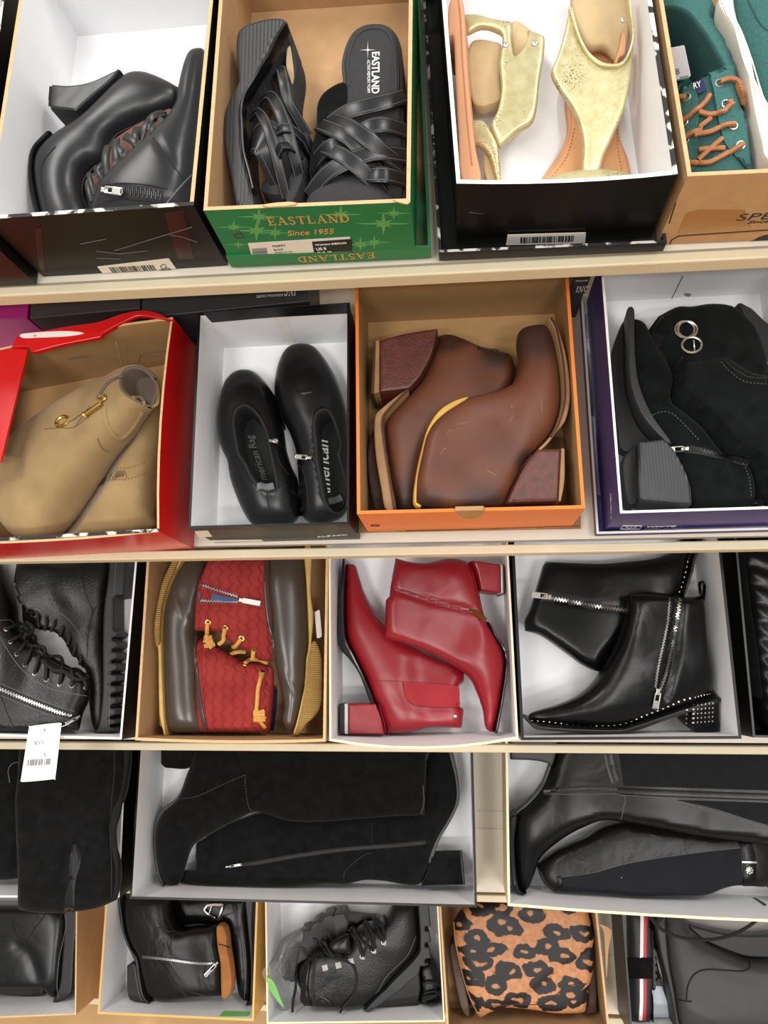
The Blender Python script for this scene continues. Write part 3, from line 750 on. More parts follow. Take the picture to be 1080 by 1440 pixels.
# --- second shelf
bR = Box('shoe_box', 'battered red box with torn rim holding taupe suede booties', 1, (-92, 766), (224, 748), .265, .125, M['red_card'], M['kraft_inner_taupe'], KE, t=.003, bow=(.004, -.006, .006, 0), sb=.13, skew=.04)
bF = Box('shoe_box', 'small glossy black box with white inside holding low black booties', 1, (265, 743), (491, 737), .288, .106, BC, WC, M['black_card'], t=.003)
bO = Box('shoe_box', 'orange box holding brown leather heeled boots', 1, (502, 723), (823, 715), .302, .112, M['orange_card'], M['kraft_inner_taupe'], M['orange_card'], .016, t=.004, skew=-.01)
bOl = Box('shoe_box_lid', 'brown cardboard lid lying under the orange box', 1, (505, 750), (817, 744), .31, .0145, KR, KR, KR, host=bO)
bP = Box('shoe_box', 'purple box with white inside holding black suede buckle boots', 1, (872, 722), (1168, 713), .325, .110, M['purple_card'], WC, WE, .0048, t=.003)
bPl = Box('shoe_box_lid', 'purple lid with white edge nested under the purple box', 1, (839, 751), (1210, 742), .335, .02, M['purple_card'], WC, WE, host=bP)
# --- third shelf
bK = Box('shoe_box', 'black box holding black combat boots at the left of the third shelf', 2, (-150, 1031), (171, 1040), .30, .12, BC, WC, WE, t=.003)
bD = Box('shoe_box', 'brown cardboard box holding red quilted duck boots', 2, (190, 1041), (458, 1043), .30, .118, KR, KR, KE, t=.004, bow=(.003, 0, 0, 0))
bRd = Box('shoe_box', 'white box holding red leather heeled ankle boots', 2, (463, 1042), (729, 1039), .30, .118, M['white_card'], WC, M['cream_card'], t=.003, bow=(.012, 0, 0, 0))
bSt = Box('shoe_box', 'black box with white inside holding studded ankle boots', 2, (733, 1041), (1043, 1039), .30, .118, BC, WC, M['black_card'], t=.004)
bX = Box('shoe_box', 'dark box cut off by the right edge of the third shelf', 2, (1059, 1037), (1330, 1040), .30, .118, BC, M['black_card'], M['slate_card'], t=.003)
# --- fourth shelf
bL = Box('shoe_box', 'black long boot box at the left edge of the fourth shelf', 3, (-240, 1262), (168, 1262), .29, .12, BC, WC, WE, t=.003)
bT = Box('shoe_box', 'long black-rimmed box holding tall black suede boots', 3, (182, 1264), (671, 1276), .29, .12, BC, WC, M['black_card'], t=.004)
bWh = Box('shoe_box', 'long cream-rimmed white box holding tall black leather boots', 3, (714, 1274), (1310, 1302), .29, .12, M['cream_card'], WC, M['cream_card'], t=.004, bow=(.006, 0, 0, 0))
# --- bottom shelf
bB = Box('shoe_box', 'brown cardboard box holding dark slip-on boots at the bottom left', 4, (-190, 1440), (107, 1427), .29, .12, KR, WC, KE, t=.003)
bY = Box('shoe_box', 'gold-edged white box holding zipped black leather boots', 4, (137, 1426), (357, 1436), .29, .12, M['gold_card'], WC, M['gold_card'], t=.004)
bU = Box('shoe_box', 'cream-edged white box holding black lug-sole lace boots', 4, (375, 1440), (626, 1437), .29, .12, M['cream_card'], WC, M['cream_card'], t=.003)
bM = Box('shoe_box', 'brown cardboard box holding leopard print boots', 4, (629, 1458), (858, 1454), .29, .12, KR, KR, KE, t=.004)
bN = Box('shoe_box', 'black box holding grey rain boots at the bottom right', 4, (888, 1462), (1200, 1470), .29, .12, M['charcoal_card'], WC, M['slate_card'], t=.003)
# --- closed boxes behind the second row
closed_m = closed('shoe_box', 'closed magenta box behind the red box', 1, (-170, 452), (37, 447), .13, .1, .0005, M['magenta_card'], M['magenta_card'])
closed('shoe_box', 'closed dark brown-grey box between the magenta box and the lettered box', 1, (44, 447), (196, 433), .13, .1, .0005, M['charcoal_card'], M['charcoal_card'])
cI = closed('shoe_box', 'closed slate box with upside-down lettering behind the low black booties', 1, (201, 446), (433, 423), .13, .1, .0005, M['slate_card'], M['slate_card'])
cJ = closed('shoe_box', 'closed slate box with white lettering between the orange and purple boxes', 1, (807, 388.5), (829, 387), .12, .115, .0005, M['slate_card'], M['slate_card'])
def at(k, p, h=.004): return lev(k, h).P(*p[:2])
def shoe(label, k, p, name='ankle_boot', cat='boot', group=None, h=.004):
    t = T(name, label, cat, at(k, p, h), group); SHOES.append(t); return t
SHOES = []
BL, RL = M['black_leather'], M['red_leather']
# ================================================================ top shelf
LS = M['grey_black_leather']
# ---- lace-up heeled booties
g = 'black lace-up heeled booties'
t = shoe('black lace-up bootie with high heel to the left, cage of straps over the instep', 0, c1((450, 750))[0], group=g)
pl = pl3(0, *c1((560, 450, .06), (250, 800, .05), (420, 1000, .052)))
puff(t, 'upper', c1((180, 860), (178, 800), (195, 745), (268, 668), (400, 580), (490, 492), (560, 420), (600, 376), (645, 356), (710, 360), (785, 388), (850, 420, 1), (850, 480), (800, 520), (740, 560), (640, 602), (560, 648), (525, 695), (510, 760), (440, 800), (405, 850), (400, 930), (430, 1020, 0), (430, 1120, 1), (300, 1140), (225, 1090), (200, 1000)), pl, .042, .036, LS, hm=c1((300, 800, 1), (700, 420, .8), (500, 620, .9)))
slab(t, 'platform', c1((268, 664), (192, 745), (174, 810), (178, 900), (200, 1010), (230, 1100), (255, 1095), (228, 1010), (205, 900), (200, 810), (215, 745), (275, 682)), pl, -.03, .02, M['black_leather_soft'], b=.003)
hl = slab(t, 'heel', c1((290, 452, 1), (380, 456), (470, 440), (560, 400), (608, 380), (575, 430), (480, 510), (405, 578, 1), (340, 570), (282, 563, 1)), pl, -.022, .02, LS, b=.003)
slab(t, 'heel_tip', c1((272, 454, 1), (290, 452, 1), (282, 563, 1), (266, 520, 1)), pl, -.022, .018, M['black_rubber'], b=.003)
stitch(t, c1((800, 512), (740, 545), (640, 588), (550, 635), (512, 690), (498, 760), (440, 790), (392, 850), (388, 930), (425, 1010)), M['seam_dark'], .0012)
stitch(t, c1((262, 690), (205, 760), (192, 830), (205, 920), (235, 1020)), M['seam_dark'], .0009)
slab(t, 'lining', c1((525, 690), (640, 605), (800, 525), (830, 560), (700, 680), (560, 810), (480, 880), (440, 960), (410, 900), (420, 850), (500, 780)), pl, -.02, .006, mat('bootie_lining', (98, 62, 54), .7, .2, 50), b=.003)
st = pl3(0, *c1((560, 450, .078), (250, 800, .068), (420, 1000, .07)))
def strapp(t, pts, w, th, m, pl, arch=.006, name='strap'):
    P = resamp([pl.P(*q) for q in spl(pts, False)], .005, False); n = len(P)
    P = [p + pl.N * (arch * math.sin(math.pi * i / (n - 1))) for i, p in enumerate(P)]
    N = []
    for i in range(n):
        d = (P[min(n - 1, i + 1)] - P[max(0, i - 1)]).normalized(); N.append((pl.N - d * pl.N.dot(d)).normalized())
    v, f = g_ribbon(P, N, w, th); o = t.add(name, v, f, m)
    if w > .0095:
        q = MB()
        for s_ in (-.36, .36):
            Q = [p + (P[min(n - 1, i + 1)] - P[max(0, i - 1)]).normalized().cross(N[i]) * (w * s_) + N[i] * th for i, p in enumerate(P)]; q.put(*g_tube(Q, .0004, 4))
        q.to(t, 'stitching', M['seam_grey'], parent=o, hit=False)
    return o
for a, b in (((530, 680), (620, 765)), ((590, 645), (690, 710)), ((650, 605), (645, 700)), ((700, 575), (740, 650)), ((770, 535), (690, 590)), ((770, 540), (790, 600)), ((510, 690), (505, 830)), ((550, 660), (560, 800)), ((730, 560), (660, 660))): strapp(t, c1(a, b), .0085, .0022, LS, st, .004)
for a, b in (((450, 790), (490, 850)), ((420, 820), (450, 920)), ((415, 860), (435, 950)), ((490, 770), (450, 830))): strapp(t, c1(a, b), .006, .0022, LS, st, .002)
t = shoe('black lace-up bootie at the right of its box, opened ankle zip toward the front', 0, c1((750, 850))[0], group=g)
pl = pl3(0, *c1((920, 300, .085), (600, 1000, .075), (900, 900, .078)))
puff(t, 'upper', c1((940, 234), (895, 250), (866, 320), (842, 430), (832, 495), (806, 545), (740, 642), (640, 735), (560, 805), (492, 868), (470, 905), (445, 970), (430, 1010), (440, 1040, 1), (700, 1035), (880, 1000, 1), (905, 900), (925, 800), (950, 500), (968, 260)), pl, .04, .04, LS, hm=c1((920, 300, .8), (600, 950, .8), (800, 650, .95)), cre=[(c1((720, 650), (790, 740), (858, 840)), .0015, .004), (c1((830, 500), (810, 560), (780, 600)), .002, .01)])
stitch(t, c1((720, 650), (790, 740), (860, 842)), M['seam_dark'], .0008); stitch(t, c1((900, 825), (840, 890), (775, 970)), M['seam_grey'], .0009)
strap(t, 'zip_gap', c1((470, 925), (560, 905), (680, 915), (770, 925)), .016, .0006, M['dark_lining'])
z_ = zipper(t, c1((570, 902), (640, 905), (720, 912), (768, 922)), M['seam_dark'], M['gunmetal'], .012, .009)
puller(t, c1((505, 900))[0], c1((578, 908))[0], .0065, M['silver'], parent=z_)
for d in (-38, 36): stitch(t, c1((480, 910 + d), (580, 902 + d), (700, 910 + d), (790, 928 + d)), M['seam_dark'], .0008)
# ---- far left
t = shoe('black shoe toe peeking in at the left edge of the top shelf', 0, c1((-40, 430))[0], 'ankle_boot', 'boot')
puff(t, 'upper', c1((-300, 330), (-60, 345), (20, 350), (42, 400), (30, 470), (0, 540), (-80, 640), (-300, 640)), lev(0, .05), .04, .04, LS)
# ---- woven slide sandals
g = 'black woven wedge slides'; FB = M['charcoal_footbed']
t = shoe('black wedge slide standing on its side, ribbed wedge outward to the left', 0, c2((300, 550))[0], 'wedge_sandal', 'sandal', g)
pl = pl3(0, *c2((250, 300, .06), (150, 700, .055), (420, 700, .06)))
slab(t, 'wedge_sole', c2((150, 240), (200, 198), (330, 167), (392, 166), (414, 182), (405, 215), (365, 265), (330, 335), (270, 422), (205, 498), (186, 560), (192, 640), (204, 740), (240, 830), (265, 900), (270, 960), (170, 960), (125, 830), (90, 720), (78, 640), (84, 570), (110, 510), (158, 445), (160, 400), (146, 330)), pl, -.034, .03, wave_bump(mat('ribbed_wedge', (46, 47, 50), .42, .15, 20), 75, .22, 'X', 0, 0), b=.005)
band(t, 'sole_edge', c2((405, 200), (366, 262), (332, 335), (272, 422), (208, 498), (188, 560), (194, 640), (206, 740), (242, 830), (268, 900)), pl, -.004, .02, .034, M['black_leather_soft'], b=.001)
slab(t, 'footbed', c2((392, 168), (420, 210), (432, 290), (418, 400), (420, 490), (450, 560), (490, 610), (480, 700), (440, 830), (400, 900), (380, 880), (400, 700), (390, 560), (385, 400), (402, 300), (400, 220)), pl, -.034, .006, FB, b=.003)
slab(t, 'insole_edge', c2((392, 215), (402, 215), (418, 330), (412, 385), (400, 360), (385, 300)), pl, .004, .0075, M['beige_lining'], b=.001)
slab(t, 'toe_footbed', c2((270, 810), (300, 790), (360, 815), (362, 850), (320, 852), (275, 840)), pl, -.02, .004, FB, b=.002)
for pp, w in ((((335, 325), (380, 360), (405, 440), (420, 520), (470, 590)), .011), (((262, 440), (330, 468), (385, 560), (420, 660), (445, 790)), .013), (((200, 515), (268, 535), (325, 610), (362, 720), (380, 860)), .011), (((330, 660), (390, 650), (440, 640), (480, 640)), .011), (((350, 760), (400, 720), (450, 690)), .011)): strapp(t, c2(*pp), w, .0028, LS, pl, .034)
strapp(t, c2((192, 665), (260, 665), (340, 690), (390, 780)), .042, .0028, LS, pl, .03, 'wide_strap')
for pp in (((340, 350), (385, 400), (400, 480)), ((275, 455), (335, 500), (385, 600)), ((215, 530), (275, 560), (330, 650))): cord(t, 'stitching', c2(*pp), .0006, M['seam_grey'], off=.0005)
t = shoe('black woven slide lying footbed up with white lettering on its heel', 0, c2((740, 500))[0], 'wedge_sandal', 'sandal', g)
pl = pl3(0, *c2((750, 150, .085), (620, 800, .06), (860, 800, .06)))
fo = [(622, 365), (617, 250), (650, 150), (700, 105), (770, 92), (832, 112), (872, 180), (885, 300), (886, 420), (892, 560), (905, 720), (900, 860), (860, 940), (760, 975), (600, 975), (500, 930), (475, 850), (480, 760), (520, 650), (580, 540), (612, 450)]
slab(t, 'sole', c2(*fo), pl, -.05, -.002, M['grey_rubber'], b=.003)
fi = [(755 + (x - 755) * .88, 540 + (y - 540) * .965) for x, y in fo]
slab(t, 'footbed', c2(*fi), pl, -.006, .0015, FB, b=.0025)
for k_, e in ((.8, .93),): band(t, 'footbed_piping', c2(*[(755 + (x - 755) * k_, 540 + (y - 540) * e) for x, y in fo[:9]]), pl, .0016, .001, .0024, M['grey_rubber'], b=.0003)
fp = PL(pl.O + pl.N * .0015, pl.N)
text(t, 'lettering', 'EASTLAND', fp, c2((750, 228))[0], c2((748, 408))[0], .0085, M['white_print'], bold=.02)
text(t, 'lettering', 'ACTIVE MEMORY FOAM', fp, c2((729, 262))[0], c2((730, 404))[0], .0033, M['white_print'])
def star(t, name, pl, c, rx, ry, m, off=.0003, q=.22, mid=.45):
    C = pl.P(*c); A = (pl.P(c[0] + 5, c[1]) - C).normalized(); B = (pl.P(c[0], c[1] - 5) - C).normalized(); P = []
    for i in range(16):
        a = i * math.pi / 8; r = 1 if i % 4 == 0 else (mid if i % 4 == 2 else q); P.append(C + A * (math.cos(a) * rx * r) + B * (math.sin(a) * ry * r))
    v, f = g_prism([Vector(pl.uv(p)) for p in P], pl, off, off + .0003, .00005); return t.add(name, v, f, m, hit=False)
star(t, 'star_mark', fp, c2((732, 218))[0], .0085, .0105, M['white_print'], q=.1, mid=.16)
# upright wall of the strap bundle, then the crossing straps
slab(t, 'side_leather', c2((640, 365), (560, 390), (515, 450), (510, 560), (490, 640), (480, 760), (520, 740), (560, 640), (600, 560), (640, 500)), pl, -.03, .004, M['black_suede'], b=.004)
for pp, a in ((((560, 545), (640, 520), (740, 500), (820, 470), (895, 420)), .016), (((640, 640), (720, 610), (800, 585), (895, 570)), .02), (((510, 700), (560, 680), (640, 665), (700, 640)), .018), (((480, 850), (560, 790), (680, 740), (780, 700), (900, 680)), .022)): strapp(t, c2(*pp), .0175, .0028, LS, pl, a)
for pp, a in ((((525, 545), (590, 600), (680, 660), (740, 720), (790, 760)), .022), (((560, 520), (640, 580), (720, 640), (800, 690), (880, 720)), .024), (((520, 640), (600, 700), (700, 770), (800, 850)), .024), (((700, 770), (780, 800), (900, 790)), .02)): strapp(t, c2(*pp), .0165, .0028, LS, pl, a)
puff(t, 'toe_cover', c2((470, 870), (560, 800), (700, 770), (800, 830), (880, 900), (800, 980), (600, 980), (490, 940)), pl, .02, .003, FB)
# ---- gold sandals
g = 'gold foil thong sandals'; GF = M['gold_foil']
t = shoe('gold sandal lying on its side, tan sole against the left wall', 0, c3((250, 450))[0], 'thong_sandal', 'sandal', g)
pl = pl3(0, *c3((200, 100, .06), (200, 700, .05), (450, 300, .062)))
slab(t, 'sole', c3((118, 165), (128, 100), (158, 78), (192, 80), (206, 150), (214, 300), (224, 440), (232, 520), (250, 700), (272, 850), (180, 850), (165, 640), (155, 400), (148, 250), (120, 240)), pl, -.034, .03, M['tan_sole'], b=.003)
band(t, 'sole_seam', c3((180, 90), (190, 160), (196, 300), (206, 450), (220, 620), (240, 790)), pl, .0012, .028, .0308, M['orange_lace'], b=.0003)
slab(t, 'heel_lining', c3((212, 155), (330, 142), (354, 172), (345, 280), (352, 380), (325, 412), (226, 408)), pl, -.028, -.012, M['beige_lining'], b=.003)
puff(t, 'ankle_cuff', c3((190, 66, 1), (250, 70), (330, 90), (405, 100, 1), (400, 180), (412, 262, 1), (440, 230), (466, 175), (468, 130, 1), (545, 165, 1), (538, 250), (522, 350), (497, 520), (430, 572), (345, 645, 1), (318, 580), (308, 545), (340, 480), (354, 385), (345, 280), (360, 172), (330, 140), (265, 125), (202, 158, 1)), pl, .006, .007, GF)
puff(t, 'far_cuff', c3((400, 100), (470, 128), (520, 200), (500, 400), (440, 560), (360, 620), (340, 560), (380, 400), (400, 250)), pl3(0, *c3((200, 100, .035), (200, 700, .028), (450, 300, .036))), .006, .006, M['beige_lining'])
puff(t, 'toe_strap', c3((218, 525, 1), (280, 530), (310, 572), (342, 640), (352, 760), (358, 850, 1), (345, 850), (325, 760), (298, 680), (262, 640), (236, 636, 1)), pl, .006, .006, GF)
slab(t, 'toe_lining', c3((290, 650), (315, 700), (335, 780), (345, 850), (325, 850), (295, 790), (276, 720), (278, 660)), pl, -.03, -.004, M['beige_lining'], b=.002)
for q in ((375, 195), (500, 188)): studs(t, 'rivet', c3(q), .0042, M['silver'], .0022)
t = shoe('gold sandal standing footbed up, t-shaped strap and open ankle cuff', 0, c3((760, 500))[0], 'thong_sandal', 'sandal', g)
lo = pl3(0, *c3((760, 250, .022), (600, 750, .018), (900, 750, .018)))
slab(t, 'sole', c3((505, 850), (525, 790), (600, 680), (640, 570), (632, 440), (640, 340), (680, 230), (760, 195), (840, 240), (865, 330), (870, 450), (872, 590), (915, 690), (932, 770), (935, 850)), lo, -.014, .002, M['tan_sole'], b=.003)
slab(t, 'footbed', c3((520, 850), (540, 795), (612, 690), (655, 575), (648, 440), (655, 340), (692, 240), (760, 208), (828, 250), (852, 330), (856, 450), (860, 590), (900, 690), (918, 770), (920, 850)), lo, .001, .004, M['tan_footbed'], b=.002)
for pp in (((575, 770), (640, 680), (672, 560)), ((880, 740), (862, 660), (858, 560))): stitch(t, c3(*pp), M['orange_lace'], .0007, dash=True)
stitch(t, c3((690, 260), (725, 225), (765, 218), (810, 250), (828, 290)), M['orange_lace'], .0007, dash=True)
up = pl3(0, *c3((760, 120, .085), (700, 600, .05), (820, 600, .05)))
puff(t, 'back_lining', c3((655, 50, 1), (690, 150), (735, 215), (800, 215), (860, 270), (915, 220), (935, 100), (915, -60, 1), (650, -80, 1)), pl3(0, *c3((760, 120, .05), (700, 600, .03), (820, 600, .03))), .008, .008, M['beige_lining'])
puff(t, 't_strap', c3((648, 50, 1), (628, 140), (600, 240), (570, 322), (600, 390), (655, 470), (688, 540), (706, 640), (697, 760, 1), (778, 760, 1), (800, 680), (840, 592), (892, 470), (930, 340), (946, 200), (938, 80), (905, -40, 1), (920, 60), (938, 170), (915, 245), (870, 292), (820, 300), (770, 286), (722, 240), (688, 170), (668, 100)), up, .006, .006, GF)
slab(t, 'cuff_edge', c3((655, 50), (672, 110), (690, 168), (724, 236), (772, 280), (820, 294), (868, 286), (910, 240), (932, 170), (922, 90), (905, -40), (915, -40), (935, 80), (944, 175), (918, 252), (872, 300), (820, 308), (766, 296), (716, 246), (680, 172), (645, 60)), up, -.004, .010, GF, b=.001)
lw = pl3(0, *c3((760, 250, .05), (600, 750, .036), (900, 750, .036)))
puff(t, 'toe_band', c3((515, 850, 1), (530, 795), (605, 760), (700, 742), (800, 738), (880, 750), (928, 768), (935, 850, 1)), lw, .012, .012, GF)
slab(t, 'ankle_slot', c3((895, 110), (915, 150), (905, 225), (870, 240), (862, 270), (850, 260), (870, 200), (885, 150)), up, -.022, -.004, M['tan_sole'], b=.002)
studs(t, 'rivet', c3((902, 85)), .004, M['silver'], .002)
# ---- teal sneakers
g = 'teal canvas sneakers'; TC = M['teal_canvas']; OL = M['orange_lace']
t = shoe('teal canvas sneaker standing upright with tan rawhide laces and a white card inside', 0, c4((380, 500))[0], 'sneaker', 'shoe', g)
pl = pl3(0, *c4((300, 100, .045), (300, 700, .04), (500, 700, .04)))
puff(t, 'upper', c4((60, -200, 1), (330, -60), (420, 90), (490, 250), (522, 320), (560, 470), (590, 640), (615, 800), (600, 900, 1), (250, 900, 1), (220, 600), (180, 350), (120, 100)), pl, .06, .03, TC, hm=c4((300, 100, .8), (400, 800, .7), (400, 400, 1)),
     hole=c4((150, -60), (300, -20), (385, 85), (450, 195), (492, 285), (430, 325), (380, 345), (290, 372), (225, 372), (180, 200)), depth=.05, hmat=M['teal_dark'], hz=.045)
slab(t, 'insole', c4((190, 60), (300, 60), (350, 200), (335, 320), (240, 360), (195, 250)), PL(pl.O - pl.N * .024, pl.N), 0, .003, M['navy_insole'], b=.001)
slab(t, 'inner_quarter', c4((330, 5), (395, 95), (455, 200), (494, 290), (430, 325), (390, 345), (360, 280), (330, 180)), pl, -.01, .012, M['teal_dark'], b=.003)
cd = pl3(0, *c4((240, 230, .075), (240, 360, .05), (300, 300, .066)))
slab(t, 'size_card', c4((203, 226, 1), (276, 213, 1), (308, 362, 1), (230, 385, 1)), cd, 0, .0006, M['tag_paper'], b=.0001)
text(t, 'size_mark', '8', cd, c4((240, 350))[0], c4((256, 346))[0], .006, M['purple_card'], off=.0007, bold=-.01); barcode(t, 'barcode', cd, c4((262, 376))[0], c4((300, 368))[0], c4((258, 360))[0], M['grey_print'], 10, off=.0008)
text(t, 'insole_lettering', 'ORY FOAM', PL(pl.O - pl.N * .02, pl.N), c4((196, 196))[0], c4((252, 208))[0], .004, M['white_print'], off=.0003)
skin(t, 'tongue', c4((292, 384), (345, 350), (400, 345), (425, 420), (440, 600), (400, 760), (340, 760), (330, 560), (320, 440)), M['teal_dark'], .002)
tg = patch(t, 'tongue_label', c4((318, 390, 1), (366, 376, 1), (378, 430, 1), (340, 446, 1)), M['navy_insole'], .0012, off=.003)
h_ = t.cast(*c4((350, 405))[0]); text(t, 'tongue_lettering', 'RY', PL(h_[0] + h_[1] * .0006, h_[1]), c4((322, 420))[0], c4((356, 408))[0], .006, M['white_print'])
skin(t, 'eyelet_flap', c4((400, 350), (470, 320), (520, 330), (550, 480), (566, 640), (575, 790), (545, 770), (470, 690), (440, 600), (415, 450)), TC, .003); skin(t, 'eyelet_flap', c4((232, 385), (290, 382), (330, 420), (345, 520), (340, 640), (335, 780), (300, 800), (262, 700), (240, 520)), TC, .003)
for q in ((440, 395), (470, 492), (505, 595), (540, 685), (288, 460), (280, 575), (285, 660)): ring(t, 'eyelet', *c4(q)[0], .0038, .0011, M['silver'], off=.0006)
for pp in (((440, 395), (480, 385), (520, 398), (540, 430)), ((245, 465), (288, 462)), ((280, 570), (330, 535), (375, 490), (395, 455)), ((350, 535), (400, 550), (460, 525), (500, 490), (475, 492)), ((280, 660), (340, 615), (400, 565)), ((335, 640), (400, 630), (460, 600), (508, 592)), ((338, 712), (400, 708), (460, 705)), ((345, 755), (400, 705), (450, 660)), ((285, 768), (380, 770), (450, 740), (545, 685))): cord(t, 'lace', c4(*pp), .0026, OL, off=.0035, arch=.001)
for i in range(6): cord(t, 'lace_knot', c4((512 + i * 5, 420 + i * 15), (545 + i * 4, 412 + i * 14), (575, 430 + i * 13)), .0032, OL, off=.005)
for q in (((530, 740), (565, 785)), ((540, 765), (580, 780)), ((550, 745), (575, 800))): stitch(t, c4(*q), M['teal_dark'], .001)
t = shoe('teal canvas sneaker on its side with white rubber sole facing left', 0, c4((620, 300))[0], 'sneaker', 'shoe', g)
pl = pl3(0, *c4((500, 150, .06), (620, 600, .055), (900, 300, .07)))
puff(t, 'upper', c4((478, 30, 1), (540, -40), (660, -80), (900, -60, 1), (1000, 300), (980, 780, 1), (800, 780), (690, 640), (620, 520), (560, 390), (520, 240), (492, 120)), pl, .04, .036, TC)
slab(t, 'opening', c4((656, -20), (700, -60), (800, -60), (820, 100), (740, 170), (690, 140), (662, 60)), pl, .01, .034, M['dark_lining'], b=.005)
slab(t, 'sole', c4((412, 100), (440, 60), (482, 28), (494, 120), (522, 235), (564, 385), (622, 512), (694, 635), (800, 780), (800, 860), (640, 830), (605, 730), (575, 600), (545, 430), (520, 320), (470, 215), (430, 150)), pl, -.036, .03, M['offwhite_rubber'], b=.006)
for d in (0, 22): band(t, 'sole_line', c4((430 + d, 82), (452 + d, 150), (500 + d, 240), (548 + d, 370), (590 + d, 510), (640 + d, 660)), pl, .0012, .029, .0306, M['white_card_edge'], b=.0002)
stitch(t, c4((560, -40), (600, 50), (640, 120), (700, 160)), M['teal_dark'], .0008)
# ---- marks on the boxes
fp = bA.front(); patch(bA, 'label', c1((458, 1255, 1), (795, 1216, 1), (850, 1292, 1), (505, 1312, 1)), M['label_paper'], .0003, face=fp, off=.0002)
barcode(bA, 'barcode', fp, c1((552, 1308))[0], c1((758, 1296))[0], c1((512, 1258))[0], M['black_print'], 34, off=.0006)
for q in ((770, 1255), (785, 1278)): bA.crease(PL(fp.O + fp.N * .0006, fp.N), c1(*[(q[0] + math.cos(a) * (13 if q[1] < 1260 else 24), q[1] + math.sin(a) * (10 if q[1] < 1260 else 16)) for a in [i * .524 for i in range(13)]]), M['pencil'], .0004, 'pen_mark')
for q in (((540, 1180), (700, 1130), (905, 1068)), ((455, 1182), (560, 1195), (695, 1180)), ((455, 1215), (570, 1218)), ((800, 1105), (860, 1115), (930, 1140)), ((380, 1148), (500, 1125))): bA.crease(fp, c1(*q), M['seam_grey'], .0005, 'scratch')
patch(bA, 'red_mark', c1((775, 1000, 1), (860, 990, 1), (915, 1220, 1), (840, 1225, 1)), mat('faded_red_print', (44, 10, 11), .3, .3, 8), .0002, face=fp, off=.0001); patch(bA, 'red_mark', c1((165, 1075, 1), (195, 1070, 1), (215, 1290, 1), (190, 1292, 1)), mat('faded_red_print', (44, 10, 11), .3, .3, 8), .0002, face=fp, off=.0001)
bA.rimline('worn_corner', M['worn_edge'], 'f', .004, .0006)
bA.crease(bA.inleft(), c1((215, 120), (235, 190), (252, 235)), M['pencil']); bA.crease(bA.inleft(), c1((205, 565), (268, 650)), M['pencil'])
fp = bE.front()
text(bE, 'logo', 'EASTLAND', fp, c2((305, 978))[0], c2((655, 962))[0], .0145, M['gold_print'], serif=True); text(bE, 'logo', 'Since 1955', fp, c2((385, 1022))[0], c2((592, 1012))[0], .0095, M['gold_print'], shear=.3, bold=.015)
for (x, y), r in zip(((150, 985), (250, 1000), (615, 930), (800, 970), (260, 940), (700, 1060), (170, 1060), (845, 925), (760, 1050), (330, 1010)), (.012, .018, .014, .018, .015, .014, .009, .011, .012, .012)): star(bE, 'printed_star', fp, c2((x, y))[0], r * 1.5, r * 1.2, M['pale_green_print'], off=.0001)
lb = patch(bE, 'label', c2((212, 1054, 1), (655, 1026, 1), (670, 1088, 1), (230, 1112, 1)), M['label_paper'], .0003, face=fp, off=.0004)
patch(bE, 'label_block', c2((490, 1046, 1), (660, 1034, 1), (668, 1088, 1), (500, 1098, 1)), M['black_print'], .0002, face=fp, off=.0008)
text(bE, 'label_text', 'POPPY', fp, c2((322, 1070))[0], c2((378, 1066))[0], .0036, M['black_print'], off=.0008); text(bE, 'label_text', 'BLACK', fp, c2((326, 1084))[0], c2((368, 1081))[0], .0026, M['black_print'], off=.0008); text(bE, 'label_text', '3960-01M', fp, c2((330, 1096))[0], c2((405, 1092))[0], .003, M['grey_print'], off=.0008)
text(bE, 'label_text', 'Womens MEDIUM', fp, c2((505, 1062))[0], c2((640, 1053))[0], .003, M['white_print'], off=.0011, bold=.02); text(bE, 'label_text', 'US 8', fp, c2((512, 1083))[0], c2((554, 1079))[0], .0052, M['white_print'], off=.0011, bold=.02); text(bE, 'label_text', 'EUR 39', fp, c2((515, 1094))[0], c2((575, 1091))[0], .0022, M['white_print'], off=.0011)
barcode(bE, 'barcode', fp, c2((234, 1108))[0], c2((228, 1074))[0], c2((298, 1104))[0], M['grey_print'], 9, off=.0008)
text(bE, 'pen_mark', '8', fp, c2((158, 1035))[0], c2((202, 1030))[0], .016, M['pencil'], bold=-.03)
lp = bEl.front(); text(bEl, 'logo', 'EASTLAND', lp, c2((760, 1092))[0], c2((425, 1112))[0], .0125, M['gold_print'], serif=True)
bE.crease(bE.back(), c2((390, 180), (385, 130), (420, 105), (660, 90), (690, 100)), M['kraft_edge'], .0006, 'thumb_tab')
slab(bE, 'torn_rim', c2((275, 895), (320, 885), (400, 880), (430, 888), (395, 896), (300, 902)), PL(bE.A + bE.Z * bE.H, bE.Z), 0, .002, KE, b=.0005, hit=False); slab(bE, 'torn_rim', c2((840, 872), (905, 868), (912, 890), (880, 885)), PL(bE.A + bE.Z * bE.H, bE.Z), 0, .002, KE, b=.0005, hit=False)
bE.rimline('worn_edge', M['kraft_edge'], 'r', .004, .0006)
fp = bG.front(); patch(bG, 'label', c3((382, 1010, 1), (722, 1000, 1), (718, 1046, 1), (374, 1054, 1)), M['label_paper'], .0003, face=fp, off=.0022)
barcode(bG, 'barcode', fp, c3((438, 1046))[0], c3((668, 1038))[0], c3((438, 1020))[0], M['black_print'], 34, off=.0028)
bG.crease(fp, c3((215, 918), (255, 924), (300, 924)), M['seam_grey'], .0005, 'scratch')
bG.rimline('dashed_silver_edge', M['worn_edge'], 'r', .0045, .0008)
bG.crease(bG.inright(), c3((950, 450), (925, 520), (905, 590)), M['pencil']); bG.crease(bG.inright(), c3((1010, 625), (1025, 740)), M['pencil'])
